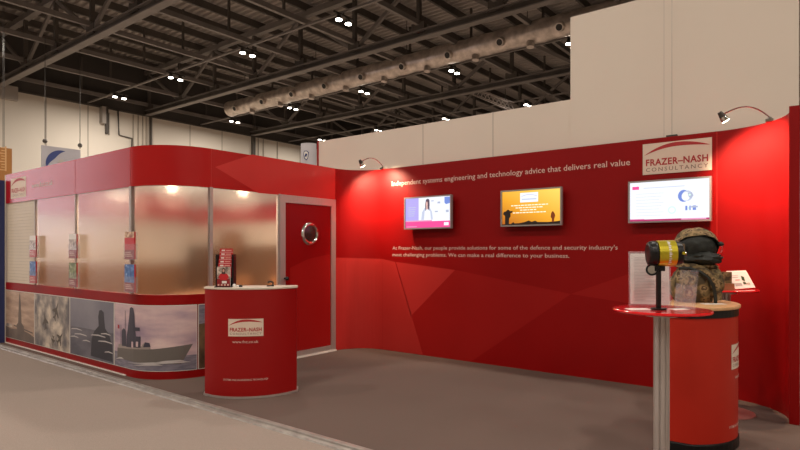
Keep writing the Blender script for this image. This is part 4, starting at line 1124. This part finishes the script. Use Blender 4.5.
# ------------------------------------------------------------------ on the rear bar table
pz = TZ; bc = at(727, 284, 4.72)
bx = thing('cardboard_box', 'brown card box on the rear bar table behind the rucksack', 'box', (bc.x, bc.y, TZ), YAW)
part(MB().box(-.10, .045, -.03, .03, 0, .055, M['brownbox']), 'body', bx); part(MB().box(-.10, .035, -.01, .03, .055, .15, M['camo']), 'cloth', bx, label='camouflage cloth inside the box')
q0, q1, q2, q3 = at(735.5, 289, 4.72), at(755.5, 287.5, 4.86), at(746, 270.3, 5.02), at(726.5, 271, 4.88)
q0.z = max(q0.z, TZ+.003); q1.z = max(q1.z, TZ+.003)
lt = thing('leaflet', 'white leaflet with green pictures propped up on the rear bar table', 'leaflet', q0)
q = MB(); nn_ = (q1-q0).cross(q3-q0).normalized()
if nn_.dot(q0) > 0: nn_ = -nn_
V4 = [q.bm.verts.new(v-q0) for v in (q0, q1, q2, q3)] + [q.bm.verts.new(v-q0-nn_*.004) for v in (q0, q1, q2, q3)]
for f in ((0, 1, 2, 3), (7, 6, 5, 4), (0, 4, 5, 1), (1, 5, 6, 2), (2, 6, 7, 3), (3, 7, 4, 0)): q.face([V4[i] for i in f], M['paper'])
part(q, 'sheet', lt)
def qm(u, v, h): return (q0.lerp(q1, u)).lerp(q3.lerp(q2, u), v) + nn_*(h+.0004)
a = Art(); M['pgreen'] = mat('print_green', (.03, .07, .03), .5)
a.poly([(.52, .45), (.66, .38), (.70, .62), (.58, .70)], M['pgreen']); a.poly([(.50, .22), (.66, .20), (.64, .34), (.52, .36)], M['pgreen']); a.rect(.68, .18, .82, .30, M['brochgrey'])
a.rect(.08, .14, .42, .30, M['ink']); a.rect(.12, .60, .40, .64, M['ink']); a.rect(.12, .70, .44, .73, M['ink']); a.rect(.2, .45, .42, .49, M['brochred'])
a.finish(qm, 'print', lt)

# ------------------------------------------------------------------ slice of the next stand seen past the right end post
nb = thing('neighbour_stand', 'lit orange panel of another stand at the right edge', 'stand panel', (.6, 9.0, 0))
part(MB().box(-.5, 2.5, 0, .08, -.03, 1.3, M['orange']), 'lower_panel', nb); part(MB().box(-.5, 2.5, 0, .08, 1.3, 2.6, M['lilac']), 'upper_panel', nb)

# ------------------------------------------------------------------ world and view
wd = bpy.data.worlds.new('world'); S.world = wd; wd.use_nodes = True
bgn = wd.node_tree.nodes['Background']; bgn.inputs[0].default_value = (.92, .80, .86, 1); bgn.inputs[1].default_value = 2.8
S.view_settings.view_transform = 'Standard'; S.view_settings.look = 'None'; S.view_settings.gamma = 1; S.view_settings.exposure = 0.12
S.view_settings.use_curve_mapping = False
S.cycles.max_bounces = 6; S.cycles.diffuse_bounces = 3; S.cycles.sample_clamp_indirect = 4; S.cycles.transmission_bounces = 6
S.cycles.caustics_reflective = False; S.cycles.caustics_refractive = False
